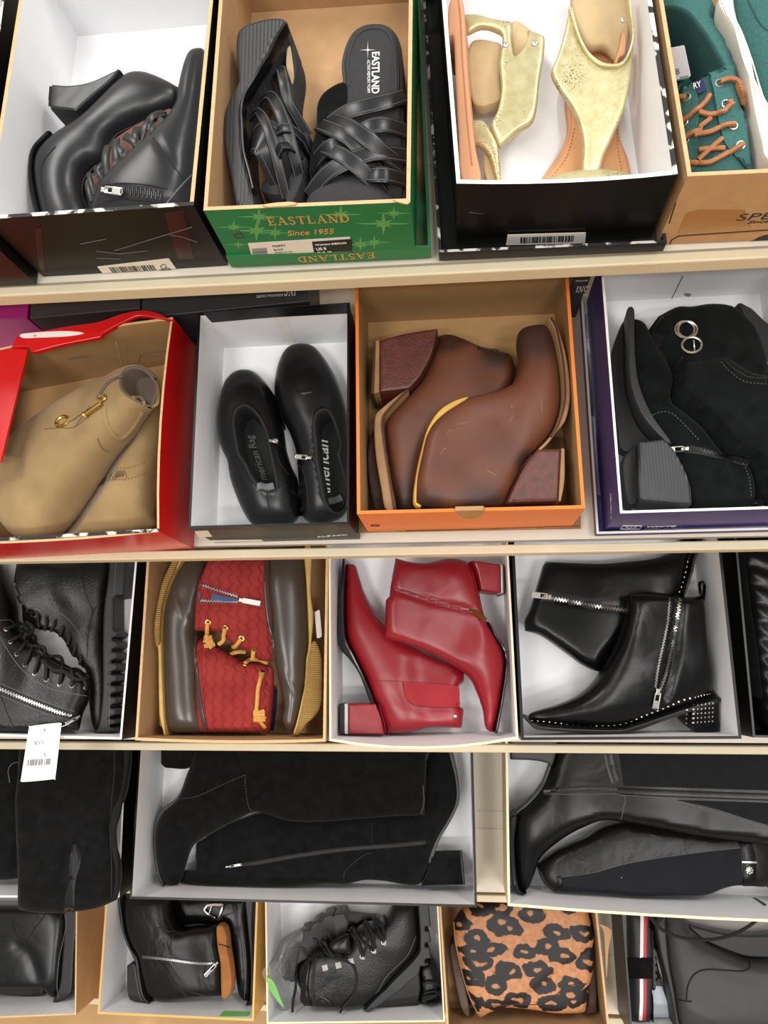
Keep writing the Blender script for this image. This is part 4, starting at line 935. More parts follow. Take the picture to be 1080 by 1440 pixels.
fp = bS.front(); text(bS, 'logo', 'SPERRY', fp, c4((518, 1038))[0], c4((900, 1020))[0], .0115, M['black_print'], bold=-.01, shear=.1); text(bS, 'logo', 'Since 1935', fp, c4((572, 1052))[0], c4((780, 1042))[0], .005, M['black_print'], shear=.3)
patch(bS, 'clear_tape', c4((285, 1000, 1), (345, 985, 1), (560, 985, 1), (590, 1075, 1), (245, 1100, 1)), M['tape'], .0002, face=fp, off=.0001)
bS.crease(fp, c4((198, 1170), (215, 1130), (250, 1110), (400, 1100), (670, 1082)), M['brown_seam'], .0008, 'flap_line'); bS.crease(fp, c4((235, 955), (205, 1050)), M['brown_seam'], .0007, 'flap_line')
patch(bS, 'emblem', c4((585, 1140, 1), (640, 1112), (700, 1100, 1), (700, 1146, 1)), M['black_print'], .0002, face=fp, off=.0001)
# ================================================================ second shelf
TS, BRL, BS_ = M['taupe_suede'], M['brown_leather'], M['black_suede']
# ---- brown boots
g = 'brown leather heeled boots'
t = shoe('brown leather boot lying underneath, dark heel to the upper left, tread showing', 1, c7((350, 650))[0], group=g, h=.02)
pl = pl3(1, *c7((250, 450, .06), (650, 450, .058), (180, 950, .056)))
puff(t, 'upper', c7((388, 320, 1), (440, 315), (500, 336), (560, 366), (620, 386), (692, 396), (716, 428), (720, 480), (708, 545), (640, 640), (500, 720), (380, 800), (330, 920), (300, 1080), (205, 1085, 1), (188, 960), (164, 800), (156, 712), (180, 672), (242, 602), (272, 578), (320, 520), (365, 425)), pl, .04, .036, BRL, hm=c7((650, 460, .6), (420, 400, .95), (300, 650, 1), (240, 950, .85)))
lp_ = lambda x, y, h=.02: tuple(pl.P(*c7((x, y))[0], h) - t.base)
t.o.children[0].data.materials[0] = burnish('brown_leather_dark_heel', 'brown_leather', [(lp_(440, 330), .035), (lp_(640, 390), .03), (lp_(250, 1070), .05)], (46, 28, 24))
slab(t, 'heel', c7((143, 371, 1), (250, 342), (390, 320, 1), (366, 425), (318, 520), (268, 578, 1), (142, 592, 1)), pl, -.032, .03, M['brown_heel'], b=.004)
slab(t, 'heel_rand', c7((126, 373, 1), (143, 371, 1), (142, 592, 1), (118, 598, 1)), pl, -.0315, .0295, M['sole_tan'])
slab(t, 'heel_tip', c7((118, 374, 1), (126, 373, 1), (118, 598, 1), (106, 602, 1)), pl, -.0315, .0295, M['sole_darkbrown'])
so = slab(t, 'sole', c7((245, 588), (150, 662), (122, 708), (126, 850), (150, 1000), (168, 1085), (210, 1085), (190, 960), (166, 800), (160, 712), (184, 672), (262, 592)), pl, -.02, .03, M['sole_tan'], b=.002)
slab(t, 'tread', c7((124, 708), (88, 780), (80, 880), (98, 1000), (122, 1085), (172, 1085), (152, 1000), (130, 850)), pl, -.034, .004, M['sole_darkbrown'], b=.004)
band(t, 'welt', c7((262, 590), (184, 670), (160, 712), (166, 800), (190, 960), (210, 1085)), pl, .0025, .01, .033, M['brown_seam'], b=.0006)
stitch(t, c7((388, 325), (366, 425), (318, 520), (270, 578)), M['brown_seam'], .0008)
zipper(t, c7((560, 368), (610, 376), (655, 384), (688, 396)), M['seam_dark'], M['dull_silver'], .006, .005)
t = shoe('brown leather boot lying on top with yellow lining edge, dark toe up', 1, c7((620, 750))[0], group=g, h=.02)
pl = pl3(1, *c7((400, 850, .11), (850, 350, .098), (850, 950, .09)))
puff(t, 'upper', c7((290, 1042, 1), (296, 940), (318, 830), (345, 735), (402, 665), (522, 588, 1), (620, 566), (692, 540), (720, 508), (738, 440), (728, 345), (746, 292), (800, 274), (858, 276), (892, 325), (924, 450), (934, 560), (928, 640), (895, 720), (850, 775), (796, 832, 1), (742, 900), (692, 1000), (668, 1060), (600, 1074), (480, 1082), (312, 1056, 1)), pl, .038, .036, BRL, hm=c7((400, 850, .62), (550, 700, .62), (550, 950, .7), (800, 650, 1), (810, 350, .85)), cre=[(c7((560, 700), (640, 690), (720, 640)), .0015, .01)])
lp_ = lambda x, y, h=.02: tuple(pl.P(*c7((x, y))[0], h) - t.base)
t.o.children[0].data.materials[0] = burnish('brown_leather_dark_tip', 'brown_leather', [(lp_(800, 285), .062), (lp_(600, 1080), .045), (lp_(330, 1075), .04), (lp_(770, 860), .02)], (46, 28, 24))
for q in (((430, 745), (440, 720), (452, 735)), ((700, 690), (715, 660)), ((705, 615), (712, 630)), ((836, 590), (840, 640)), ((470, 700), (520, 690)), ((420, 800), (400, 830)), ((600, 900), (640, 920))): stitch(t, c7(*q), M['sole_tan'], .0004, 'scuff')
slab(t, 'heel', c7((796, 830, 1), (912, 826, 1), (892, 1050, 1), (668, 1058, 1), (692, 1000), (742, 900)), pl, -.032, .028, M['brown_heel'], b=.004)
slab(t, 'heel_rand', c7((912, 826, 1), (932, 824, 1), (928, 960), (906, 1050, 1), (892, 1050, 1)), pl, -.0315, .0275, M['sole_tan'])
so = slab(t, 'sole', c7((852, 270), (892, 290), (942, 400), (968, 520), (970, 620), (940, 708), (882, 762), (822, 826), (796, 834), (850, 777), (893, 722), (926, 642), (932, 560), (920, 450), (888, 328)), pl, -.03, .026, M['sole_tan'], b=.003)
band(t, 'welt', c7((862, 276), (893, 325), (925, 450), (936, 560), (930, 642), (897, 722), (852, 777)), pl, -.002, .0, .03, M['brown_seam'], b=.0005)
slab(t, 'lining_edge', c7((522, 586), (462, 598), (395, 640), (345, 715), (318, 810), (298, 900), (284, 1000), (288, 1050), (318, 1056), (312, 960), (330, 850), (360, 740), (410, 672)), pl, -.014, .004, M['yellow_lining'], b=.003)
stitch(t, c7((796, 832), (742, 900), (692, 1000), (668, 1058)), M['brown_seam'], .0008)
zipper(t, c7((320, 1050), (365, 1064), (420, 1074)), M['seam_dark'], M['gunmetal'], .006, .005)
# ---- taupe booties
g = 'taupe suede booties'
t = shoe('taupe suede bootie underneath with side zip seam', 1, c5((550, 1150))[0], group=g)
pl = lev(1, .042)
puff(t, 'upper', c5((245, 1320), (300, 1235), (400, 1060), (520, 900), (640, 770), (740, 670), (785, 680), (785, 790), (768, 920), (735, 1170), (752, 1260), (700, 1290), (600, 1318), (450, 1343), (320, 1345)), pl, .042, .036, TS, cre=[(c5((348, 1340), (380, 1230), (440, 1160), (600, 1075), (700, 1000), (770, 920)), .003, .005)])
z_ = zipper(t, c5((400, 1035), (480, 1028), (600, 1020)), M['taupe_seam'], M['taupe_seam'], .012, .006)
for d in (-28, 26): stitch(t, c5((380, 1030 + d), (500, 1022 + d), (620, 1014 + d), (700, 990 + d)), M['taupe_seam'], .0007, dash=True)
stitch(t, c5((600, 1000), (612, 1030), (598, 1050)), M['taupe_seam'], .0006)
t = shoe('taupe suede bootie on top with gold toggle and open shaft, toe down at the left', 1, c5((300, 1000))[0], group=g)
pl = pl3(1, *c5((680, 600, .098), (150, 1250, .052), (450, 950, .082)))
puff(t, 'upper', c5((5, 975), (70, 905), (150, 832), (270, 732), (400, 645), (480, 592), (508, 560), (545, 570), (590, 535), (640, 508), (692, 499), (737, 528), (754, 590), (748, 660), (725, 695), (690, 705), (640, 775), (595, 838), (520, 910), (480, 965), (420, 1050), (350, 1155), (280, 1260), (220, 1322), (160, 1346), (100, 1330), (45, 1262), (12, 1180), (0, 1080)), pl, .046, .04, TS, hm=c5((680, 600, .62), (540, 720, .72), (300, 900, .95), (150, 1150, 1.02)),
     hole=c5((622, 590), (640, 532), (690, 510), (726, 540), (740, 605), (733, 662), (702, 684), (665, 676), (632, 640)), depth=.026, hz=.008, hmat=M['brown_lining'], cre=[(c5((200, 900), (260, 1000), (230, 1100)), -.003, .03), (c5((200, 1000), (260, 1120), (290, 1160)), .0025, .012)])
stitch(t, c5((215, 800), (280, 795), (362, 790), (430, 730), (430, 690)), M['taupe_seam'], .0008); stitch(t, c5((362, 790), (395, 745), (425, 700)), M['brown_lining'], .0013)
strap(t, 'cuff_fold', c5((505, 690), (505, 740), (525, 800), (560, 840), (590, 848), (640, 800), (690, 720)), .006, .0022, TS)
stitch(t, c5((470, 845), (490, 890), (520, 910)), M['taupe_seam'], .0008)
ring(t, 'eyelet', *c5((302, 765))[0], .0068, .0024, M['brass'], sx=1.25, off=.001, tilt=.3)
cord(t, 'cord', c5((310, 765), (350, 755), (395, 725), (440, 715)), .0022, TS, arch=.001)
cord(t, 'cord', c5((470, 655), (500, 610), (530, 575), (590, 545)), .002, M['brown_lining'])
v, f = g_tube(track(t, c5((425, 735), (460, 710), (500, 682)), .004)[0], .0034, 8); t.add('toggle', v, f, M['brass'], hit=False)
v, f = g_tube(track(t, c5((418, 742), (425, 735)), .004)[0], .0048, 8); t.add('toggle_end', v, f, M['brass'], hit=False)
ring(t, 'cord_ring', *c5((500, 652))[0], .0055, .0014, M['brass'], sx=.7, off=.002, tilt=1.0)
strap(t, 'back_seam', c5((640, 650), (680, 650), (700, 690)), .005, .002, TS)
# ---- low black booties seen from above
g = 'low black booties'
LB = M['black_leather_soft']
def low(label, out, hole, hm, p, zp, zq, tab, sole_pts, seam):
    t = shoe(label, 1, c6(p)[0], group=g)
    pl = lev(1, .028); puff(t, 'upper', c6(*out), pl, .058, .02, LB, hm=c6(*hm), hole=c6(*hole), depth=.05, hmat=M['insole_black'], hz=.042)
    sc_ = lambda P: [(sum(q[0] for q in P) / len(P) + .955 * (p[0] - sum(q[0] for q in P) / len(P)), sum(q[1] for q in P) / len(P) + .965 * (p[1] - sum(q[1] for q in P) / len(P))) for p in P]
    slab(t, 'sole', c6(*sc_(out)), lev(1, .004), .001, .0065, M['black_sole'], b=.003)
    z_ = zipper(t, c6(*zp), M['seam_dark'], M['gunmetal'], .006, .005); puller(t, c6(*zq)[0], c6(*zq)[1], .005, M['silver'], parent=z_)
    P, N = track(t, c6(*tab), .001); v, f = g_ribbon(P, N, .0095, .004); t.add('pull_tab', v, f, M['black_suede'] if 0 else M['seam_grey'])
    for s_ in seam: stitch(t, c6(*s_), M['seam_dark'], .0007)
    return t, pl
o1 = [(300, 517), (240, 530), (190, 590), (160, 690), (152, 790), (170, 880), (210, 960), (225, 1050), (260, 1150), (300, 1230), (340, 1268), (420, 1273), (500, 1265), (545, 1230), (555, 1170), (540, 1080), (520, 1000), (490, 900), (475, 800), (440, 660), (400, 590), (350, 535)]
tl, pll = low('low black bootie nearer the red box, toe up, lettering mostly hidden', o1,
    [(270, 668), (232, 698), (220, 760), (235, 870), (243, 912), (275, 960), (310, 1030), (350, 1078), (390, 1100), (428, 1092), (438, 1050), (420, 950), (402, 870), (385, 790), (350, 720), (310, 680)],
    [(290, 580, .62), (300, 640, .85), (480, 1100, 1.1), (230, 950, 1.0), (400, 1200, 1.15), (450, 760, .8)], (350, 950), ((405, 862), (440, 862), (470, 880)), ((418, 862), (436, 862)), ((352, 1075), (390, 1085), (428, 1078)),
    [(300, 517), (190, 590), (152, 790), (200, 950), (330, 1255), (420, 1268), (520, 1250), (540, 1150), (475, 800), (440, 660), (350, 535)], [((395, 1100), (405, 1180), (440, 1262)), ((440, 900), (455, 960), (500, 1020)), ((220, 915), (215, 980)), ((243, 910), (222, 935), (215, 1000))])
o2 = [(560, 393), (500, 410), (460, 470), (438, 560), (438, 650), (470, 750), (510, 830), (540, 930), (550, 1050), (560, 1150), (570, 1225), (620, 1257), (700, 1250), (770, 1210), (790, 1120), (797, 950), (790, 850), (775, 700), (740, 580), (700, 500), (650, 430), (610, 400)]
tr, plr = low('low black bootie nearer the orange box, white script lettering on its insole', o2,
    [(665, 688), (628, 708), (612, 760), (618, 860), (625, 950), (640, 1040), (655, 1130), (688, 1182), (730, 1182), (763, 1140), (768, 1060), (752, 960), (735, 900), (746, 860), (735, 800), (712, 730), (692, 697)],
    [(560, 470, .62), (640, 620, .85), (580, 950, 1.0), (780, 950, 1.0), (700, 1220, 1.15), (600, 1150, 1.1)], (640, 850), ((615, 918), (570, 925), (530, 935)), ((600, 940), (545, 935)), ((695, 1150), (725, 1145), (758, 1130)),
    [(560, 393), (470, 460), (438, 600), (500, 820), (550, 1050), (575, 1225), (650, 1250), (760, 1200), (795, 950), (770, 700), (700, 500), (620, 405)], [((735, 893), (760, 898), (795, 900)), ((540, 965), (570, 1000), (590, 1100), (600, 1200)), ((560, 985), (620, 990))])
stitch(tr, c6((527, 575), (530, 610), (560, 628), (610, 622)), LB, .002, 'vamp_crease')
ip = PL(plr.O - plr.N * .0155, plr.N)
text(tr, 'insole_lettering', 'American', ip, c6((704, 1150))[0], c6((690, 850))[0], .0165, M['white_print'], shear=.35, off=.0008, bold=.01)
ip = PL(pll.O - pll.N * .0155, pll.N)
text(tl, 'insole_lettering', 'merican Rag', ip, c6((408, 1040))[0], c6((335, 820))[0], .013, M['grey_print'], shear=.35, off=.0008)
# ---- black suede buckle boots
g = 'black suede buckle boots'; GS = M['green_black_suede']
t = shoe('black suede boot with silver ring buckle, lying behind with its foot to the right', 1, c8((850, 700))[0], group=g)
pl = pl3(1, *c8((500, 400, .075), (900, 450, .055), (850, 1100, .075)))
puff(t, 'buckle_shaft', c8((372, 345, 1), (400, 350), (430, 330), (512, 290), (560, 298), (640, 284), (720, 284), (780, 300), (860, 380), (960, 500), (1000, 620), (850, 700), (700, 700), (560, 640), (520, 570), (460, 520), (420, 450), (400, 395)), pl, .03, .034, GS, hm=c8((450, 420, .6), (700, 420, 1)))
slab(t, 'stacked_heel', c8((780, 300), (830, 320), (960, 382), (1120, 450), (1120, 600), (960, 605), (900, 520), (850, 450), (805, 370)), pl, -.03, .022, M['ribbed_rubber'], b=.004)
slab(t, 'opening', c8((400, 360), (440, 345), (480, 420), (530, 500), (540, 545), (500, 555), (440, 510), (415, 440)), pl, -.006, .014, M['dark_lining'], b=.004)
puff(t, 'foot', c8((505, 562, 1), (620, 548), (745, 520), (780, 560), (860, 615), (960, 625), (1150, 600), (1200, 900), (1150, 1240), (960, 1235), (905, 1110), (850, 1020), (720, 970), (640, 880), (560, 790), (495, 735), (480, 715), (500, 655)), pl3(1, *c8((560, 640, .085), (950, 700, .075), (900, 1150, .08))), .03, .034, GS, hm=c8((560, 620, .6), (900, 800, 1)))
stitch(t, c8((745, 522), (780, 565), (860, 615), (960, 625)), M['seam_dark'], .0008); stitch(t, c8((735, 545), (775, 590), (850, 640), (960, 652)), M['seam_grey'], .0004, dash=True)
strap(t, 'strap', c8((478, 420), (510, 470), (545, 520), (575, 545)), .012, .002, GS); strap(t, 'buckle_strap', c8((550, 370), (580, 420), (605, 480)), .016, .003, GS)
ring(t, 'ring', *c8((570, 392))[0], .0115, .0013, M['silver'], off=.002); ring(t, 'ring', *c8((558, 390))[0], .0115, .0013, M['silver'], off=.001)
bk = ring(t, 'buckle', *c8((590, 468))[0], .0105, .0015, M['silver'], off=.003, sx=1.1)
cord(t, 'buckle_prong', c8((600, 445), (602, 490)), .001, M['silver'], off=.003, parent=bk)
v, f = g_ribbon(*track(t, c8((498, 590), (512, 640), (508, 690), (490, 722), (484, 705)), .001), .006, .002); t.add('pull_loop', v, f, GS)
t = shoe('black suede boot at the front left of the purple box, grey stacked heel showing', 1, c8((500, 950))[0], group=g)
pl = pl3(1, *c8((350, 500, .052), (450, 1150, .056), (850, 1150, .062)))
puff(t, 'upper', c8((298, 335, 1), (360, 358), (400, 430), (440, 505), (490, 590), (500, 640), (490, 740), (560, 800), (640, 870), (720, 975), (760, 1010), (850, 1040), (882, 1100), (895, 1180), (890, 1240, 1), (800, 1250), (570, 1256, 1), (562, 1150), (515, 1040), (468, 958, 1), (380, 838), (325, 710), (305, 600), (298, 440)), pl, .034, .034, GS, hm=c8((350, 500, .85), (450, 800, 1), (850, 1150, .6)))
slab(t, 'outsole', c8((268, 333), (215, 460), (205, 560), (215, 720), (232, 880), (247, 950), (330, 978), (430, 948), (350, 850), (300, 730), (280, 620), (275, 430)), pl, -.032, -.008, M['black_rubber'], b=.003)
slab(t, 'welt', c8((268, 333), (300, 333), (302, 440), (310, 600), (330, 705), (385, 832), (475, 962), (440, 952), (345, 845), (296, 735), (276, 620), (272, 430)), pl, -.02, .026, M['grey_rubber'], b=.002)
hl = slab(t, 'stacked_heel', c8((322, 962, 1), (440, 948, 1), (485, 1000), (535, 1090), (562, 1170), (570, 1256, 1), (330, 1235, 1), (318, 1180)), pl, -.03, .028, M['ribbed_rubber'], b=.003)
slab(t, 'heel_tip', c8((246, 1040), (300, 963, 1), (326, 962, 1), (332, 1180), (322, 1236, 1), (288, 1240), (262, 1190)), pl, -.03, .01, M['black_rubber'], b=.003)
stitch(t, c8((372, 820), (430, 790), (490, 790), (560, 850), (625, 920)), M['seam_grey'], .0005, dash=True)
z_ = zipper(t, c8((560, 965), (640, 975), (740, 1000), (865, 1035)), M['seam_dark'], M['gunmetal'], .009, .005)
puller(t, c8((560, 966))[0], c8((468, 972))[0], .006, M['dull_silver'], parent=z_)
strap(t, 'shaft_band', c8((760, 1010), (790, 1080), (812, 1150), (815, 1245)), .012, .0015, GS)
stitch(t, c8((840, 1030), (870, 1110), (880, 1200)), M['seam_grey'], .0004, dash=True)
cord(t, 'bow', c8((870, 1235), (890, 1215), (935, 1215), (925, 1230), (880, 1235)), .002, GS)
# ---- marks on the boxes of this shelf
fp = bF.front(); text(bF, 'logo', 'ALFANI', fp, c6((640, 1320))[0], c6((785, 1310))[0], .0085, M['white_print'])
patch(bF, 'size_sticker', c6((48, 1292, 1), (112, 1289, 1), (132, 1316, 1), (68, 1319, 1)), M['label_paper'], .0003, face=fp, off=.0002)
patch(bF, 'price_sticker', c6((108, 1336, 1), (370, 1332, 1), (378, 1339, 1), (118, 1343, 1)), M['label_paper'], .0003, face=fp, off=.0002)
patch(bF, 'folded_rim', c6((86, 236, 1), (795, 188, 1), (797, 240, 1), (450, 258), (130, 284, 1)), M['black_card'], .0008, face=bF.back(), off=.0002)
patch(bF, 'tape_strip', c6((430, 255, 1), (485, 252, 1), (535, 380, 1), (478, 386, 1)), M['white_card_edge'], .0003, face=bF.back(), off=.0002)
ip = bO.front()
slab(bO, 'thumb_notch', c7((464, 1073, 1), (590, 1070, 1), (575, 1096), (530, 1108), (485, 1098)), ip, -.0046, .0006, M['kraft_inner_taupe'], b=.0002, hit=False)
slab(bO, 'thumb_notch', c7((428, 42, 1), (545, 36, 1), (520, 66), (485, 72), (448, 62)), bO.back(), -.001, .0008, M['dull_silver'], b=.0002, hit=False)
text(bO, 'size_mark', '8', ip, c7((100, 1142))[0], c7((140, 1140))[0], .011, M['brown_seam'], bold=-.012)
bO.crease(bO.front(), c7((250, 1160), (600, 1158), (1000, 1138)), M['brown_seam'], .0005, 'lower_seam')
pp = bP.front(); text(bP, 'logo', 'WHITE', pp, c8((370, 1341))[0], c8((510, 1338))[0], .0075, M['white_print'], shear=.1); text(bP, 'logo', 'MOUNTAIN', pp, c8((358, 1353))[0], c8((595, 1349))[0], .0065, M['white_print'], shear=.1)
for q in (((248, 1350), (260, 1334), (352, 1334), (340, 1350), (248, 1350)), ((275, 1336), (290, 1349), (300, 1338), (310, 1349), (325, 1336))): bP.crease(pp, c8(*q), M['white_print'], .0005, 'emblem')
bk_ = bP.back(); text(bP, 'printed_code', 'CL-04 20x21x11', bk_, c8((450, 104))[0], c8((640, 101))[0], .006, M['black_print']); bP.crease(bk_, c8((655, 95), (690, 90), (720, 96)), M['black_print'], .0007, 'printed_mark')
bP.crease(bk_, c8((550, 130), (510, 210), (470, 285)), M['pencil'], .0006)
patch(bP, 'ink_spot', c8((553, 218), (575, 213), (590, 220), (575, 230)), M['grey_print'], .0002, face=bk_, off=.0001)
text(bP, 'side_lettering', 'w mountain', bP.left(), c8((208, 1305))[0], c8((204, 1180))[0], .004, M['white_print'])
for q in (((55, 0), (55, 0)),): pass
tp_ = PL(cI.A + cI.Z * (cI.H + .001), cI.Z)
text(cI, 'logo', 'INC', tp_, (416, 400.5), (400, 401.5), .016, M['white_print'], serif=True); text(cI, 'small_lettering', 'INTERNATIONAL CONCEPTS', tp_, (398, 413), (361, 415.5), .0035, M['white_print'])
jp = PL(cJ.A - cJ.Y * .0015, -cJ.Y)
text(cJ, 'logo', 'INC', jp, (809, 411), (825, 410), .016, M['white_print'], serif=True); text(cJ, 'small_lettering', 'INTERNATIONAL CONCEPTS', jp, (809, 395.5), (826, 394.8), .003, M['white_print'])
for q in ((c5((100, 380), (200, 350), (330, 340), (400, 345), (330, 365), (200, 370))),): pass
# torn upper flap and scuffs of the red box
rb = PL(bR.A + bR.Y * (bR.L + .004) + bR.Z * bR.H, bR.Z)
slab(bR, 'folded_flap', c5((62, 412, 1), (90, 355, 1), (330, 312), (480, 290), (600, 250), (720, 236), (850, 285, 1), (700, 262), (640, 272), (500, 345), (490, 362), (300, 400), (160, 438, 1), (140, 410)), rb, -.004, .004, M['red_card'], b=.001)
slab(bR, 'worn_patch', c5((108, 350), (200, 340), (330, 335), (415, 345), (330, 360), (200, 366), (120, 368)), rb, .0038, .0046, M['worn_red'], b=.0002)
bR.rimline('torn_rim', M['worn_edge'], 'f', .004, .001)
slab(bR, 'left_flap', c5((-40, 424, 1), (60, 414), (136, 418, 1), (5, 960, 1), (-225, 960, 1), (-140, 720)), PL(bR.A + bR.Z * (bR.H - .002), bR.Z), -.003, .001, M['red_card'], b=.0005)
bR.crease(bR.back(), c5((585, 480), (560, 380)), M['kraft_edge']); bR.crease(bR.back(), c5((670, 470), (680, 440), (740, 430), (815, 430)), M['brown_lining']); bR.crease(bR.back(), c5((340, 485), (335, 460), (420, 450)), M['brown_lining'])
text(closed_m, 'lettering', 'ell', PL(closed_m.A + closed_m.Z * (closed_m.H + .001), closed_m.Z), (-2, 430), (14, 422), .012, M['kraft_edge'], shear=.4)
# ================================================================ third shelf
# ---- red boots
g = 'red leather ankle boots'
t = shoe('red ankle boot with silver stud, lying underneath, toe up', 2, d3((450, 800))[0], group=g)
pl = lev(2, .041)
puff(t, 'upper', d3((140, 163, 1), (182, 165), (203, 220), (232, 310), (280, 400), (335, 465), (440, 560), (600, 650), (755, 700, 1), (752, 780), (725, 800), (730, 905), (752, 922), (743, 1052, 1), (640, 1045), (560, 1047), (500, 1072), (430, 1087), (345, 1085, 1), (338, 1010), (312, 900), (290, 885), (262, 800), (225, 720), (185, 640), (150, 570), (137, 500), (134, 350)), pl, .036, .034, RL,
     hm=d3((160, 250, .8), (200, 500, 1.0), (350, 750, 1), (400, 950, 1), (600, 700, .5), (650, 900, .62)), cre=[(d3((440, 770), (452, 850), (480, 895), (540, 908), (730, 912)), .0012, .003)])
slab(t, 'sole', d3((142, 160), (128, 162), (106, 380), (97, 520), (110, 600), (165, 662), (218, 745), (272, 885), (295, 885), (262, 798), (225, 715), (185, 635), (152, 570), (140, 500), (137, 350)), pl, -.033, .026, M['black_sole_gloss'], b=.003)
h_ = slab(t, 'heel', d3((158, 890, 1), (300, 888, 1), (325, 960), (347, 1086, 1), (158, 1083, 1)), pl, -.028, .026, RL, b=.003)
slab(t, 'heel_band', d3((140, 889, 1), (158, 889, 1), (158, 1083, 1), (140, 1083, 1)), pl, -.0275, .0255, M['clear_heel'], parent=h_)
slab(t, 'heel_tip', d3((112, 889, 1), (140, 889, 1), (140, 1083, 1), (112, 1081, 1)), pl, -.0275, .0255, M['black_sole'], parent=h_)
skin(t, 'elastic_gore', d3((432, 780, 1), (600, 790), (728, 800, 1), (732, 910, 1), (545, 905), (475, 886), (445, 840)), M['red_elastic'], .0007)
stitch(t, d3((262, 772), (430, 775), (600, 785), (735, 798)), M['red_seam'], .0006)
stitch(t, d3((345, 1080), (335, 1000), (310, 900)), M['red_seam'], .0007)
stitch(t, d3((432, 778), (445, 840), (475, 890), (540, 908), (735, 914)), M['red_seam'], .0006)
studs(t, 'stud', d3((710, 967)), .0045, M['silver'], .003)
t = shoe('red ankle boot with gold zip pull, lying on top, toe down to the right', 2, d3((760, 500))[0], group=g)
pl = pl3(2, *d3((380, 350, .094), (900, 1050, .058), (900, 230, .062)))
puff(t, 'upper', d3((395, 130, 1), (470, 150), (540, 157), (600, 147), (660, 133), (720, 135), (778, 153, 1), (800, 190), (826, 305), (850, 400), (875, 465, 1), (932, 535), (985, 605), (1002, 670), (994, 740), (960, 900), (922, 1080), (890, 1083), (866, 1050), (852, 930), (820, 830), (770, 745), (640, 660), (480, 590), (340, 545, 1), (345, 345, 1), (364, 333, 1), (372, 260)), pl, .035, .034, RL,
     hm=d3((450, 250, .55), (450, 450, .55), (650, 500, .6), (750, 250, .9), (900, 650, 1), (920, 950, .7)), cre=[(d3((375, 300), (600, 370), (780, 410)), .004, .004)])
slab(t, 'sole', d3((878, 465), (932, 530), (990, 600), (1008, 670), (1000, 760), (965, 930), (938, 1080), (922, 1080), (955, 900), (990, 740), (996, 670), (980, 610), (925, 540)), pl, -.012, .02, M['black_sole_gloss'], b=.002)
h_ = slab(t, 'heel', d3((778, 153, 1), (960, 172, 1), (962, 318, 1), (828, 305, 1), (800, 200)), pl, -.028, .027, RL, b=.003)
slab(t, 'heel_band', d3((960, 172, 1), (976, 174, 1), (977, 320, 1), (962, 318, 1)), pl, -.0275, .0265, M['clear_heel'], parent=h_)
slab(t, 'heel_tip', d3((976, 174, 1), (990, 178, 1), (990, 325, 1), (977, 320, 1)), pl, -.0275, .0265, M['black_sole'], parent=h_)
z_ = strap(t, 'zipper', d3((385, 282), (500, 320), (620, 362), (770, 408)), .005, .0008, M['red_seam'])
for o in (-18, 18): stitch(t, d3((385, 282 + o), (500, 318 + o), (620, 360 + o), (770, 405 + o)), M['red_seam'], .0005)
stitch(t, d3((790, 160), (815, 260), (840, 380), (870, 460)), M['red_seam'], .0007)
puller(t, d3((795, 415))[0], d3((872, 460))[0], .0075, M['brass'], parent=z_, slot=False)
# ---- studded boots
g = 'studded black ankle boots'
t = shoe('black ankle boot lying behind with closed silver zip, toe to the upper right', 2, d4((350, 380))[0], group=g)
pl = lev(2, .041)
puff(t, 'upper', d4((165, 125, 1), (280, 148), (400, 152), (500, 140), (600, 110), (690, 40), (740, -60), (815, -60), (797, 55), (762, 180), (715, 285), (650, 380), (560, 500), (450, 575), (390, 597), (320, 572), (250, 522), (150, 452), (82, 430, 1), (80, 385), (105, 330)), pl, .036, .034, BL, hm=d4((200, 280, .6), (400, 350, .75), (650, 150, 1), (500, 450, .7)), cre=[(d4((180, 300), (330, 325), (520, 350)), .002, .004)])
so = slab(t, 'sole', d4((722, 270), (770, 170), (800, 40), (825, -60), (838, -60), (815, 60), (785, 180), (725, 292)), pl, -.034, .026, M['black_sole'], b=.002)
studs(t, 'sole_studs', row(d4((717, 270), (745, 215), (766, 160), (782, 110), (796, 58)), 11), .0022, M['silver'], parent=so)
z_ = zipper(t, d4((150, 290), (250, 305), (370, 328), (520, 348)), M['seam_dark'], M['silver'], .011, .006)
puller(t, d4((175, 291))[0], d4((108, 282))[0], .008, M['silver'], parent=z_)
t = shoe('studded black ankle boot in front with open zip and dotted block heel', 2, d4((600, 650))[0], group=g)
pl = pl3(2, *d4((560, 320, .092), (860, 320, .076), (300, 830, .06)))
puff(t, 'upper', d4((510, 275, 1), (600, 272), (670, 280), (740, 292), (850, 286), (872, 290, 1), (874, 400), (882, 480), (915, 560), (928, 640), (931, 682, 1), (830, 702), (740, 722), (660, 757), (590, 790), (500, 832), (440, 850), (300, 846), (150, 832), (98, 815, 1), (98, 790), (120, 772), (200, 740), (300, 700), (370, 640), (420, 560), (470, 470), (500, 370)), pl, .034, .033, BL,
     hm=d4((200, 800, .7), (400, 750, .95), (600, 650, 1), (850, 600, 1), (600, 350, .6), (800, 350, .6)), cre=[(d4((695, 300), (675, 450), (640, 600), (620, 680)), .006, .006)])
so = slab(t, 'sole', d4((97, 812), (150, 830), (300, 844), (440, 848), (500, 830), (590, 788), (660, 755), (740, 720), (830, 700), (932, 680), (934, 700), (840, 722), (750, 742), (670, 778), (600, 812), (510, 856), (440, 870), (300, 866), (140, 850), (98, 835)), pl, -.033, .03, M['black_sole'], b=.002)
hl = slab(t, 'heel', d4((742, 735, 1), (840, 712), (934, 692, 1), (936, 862, 1), (756, 866, 1), (735, 832, 1), (728, 762, 1)), pl, -.03, .03, M['black_leather'], b=.005)
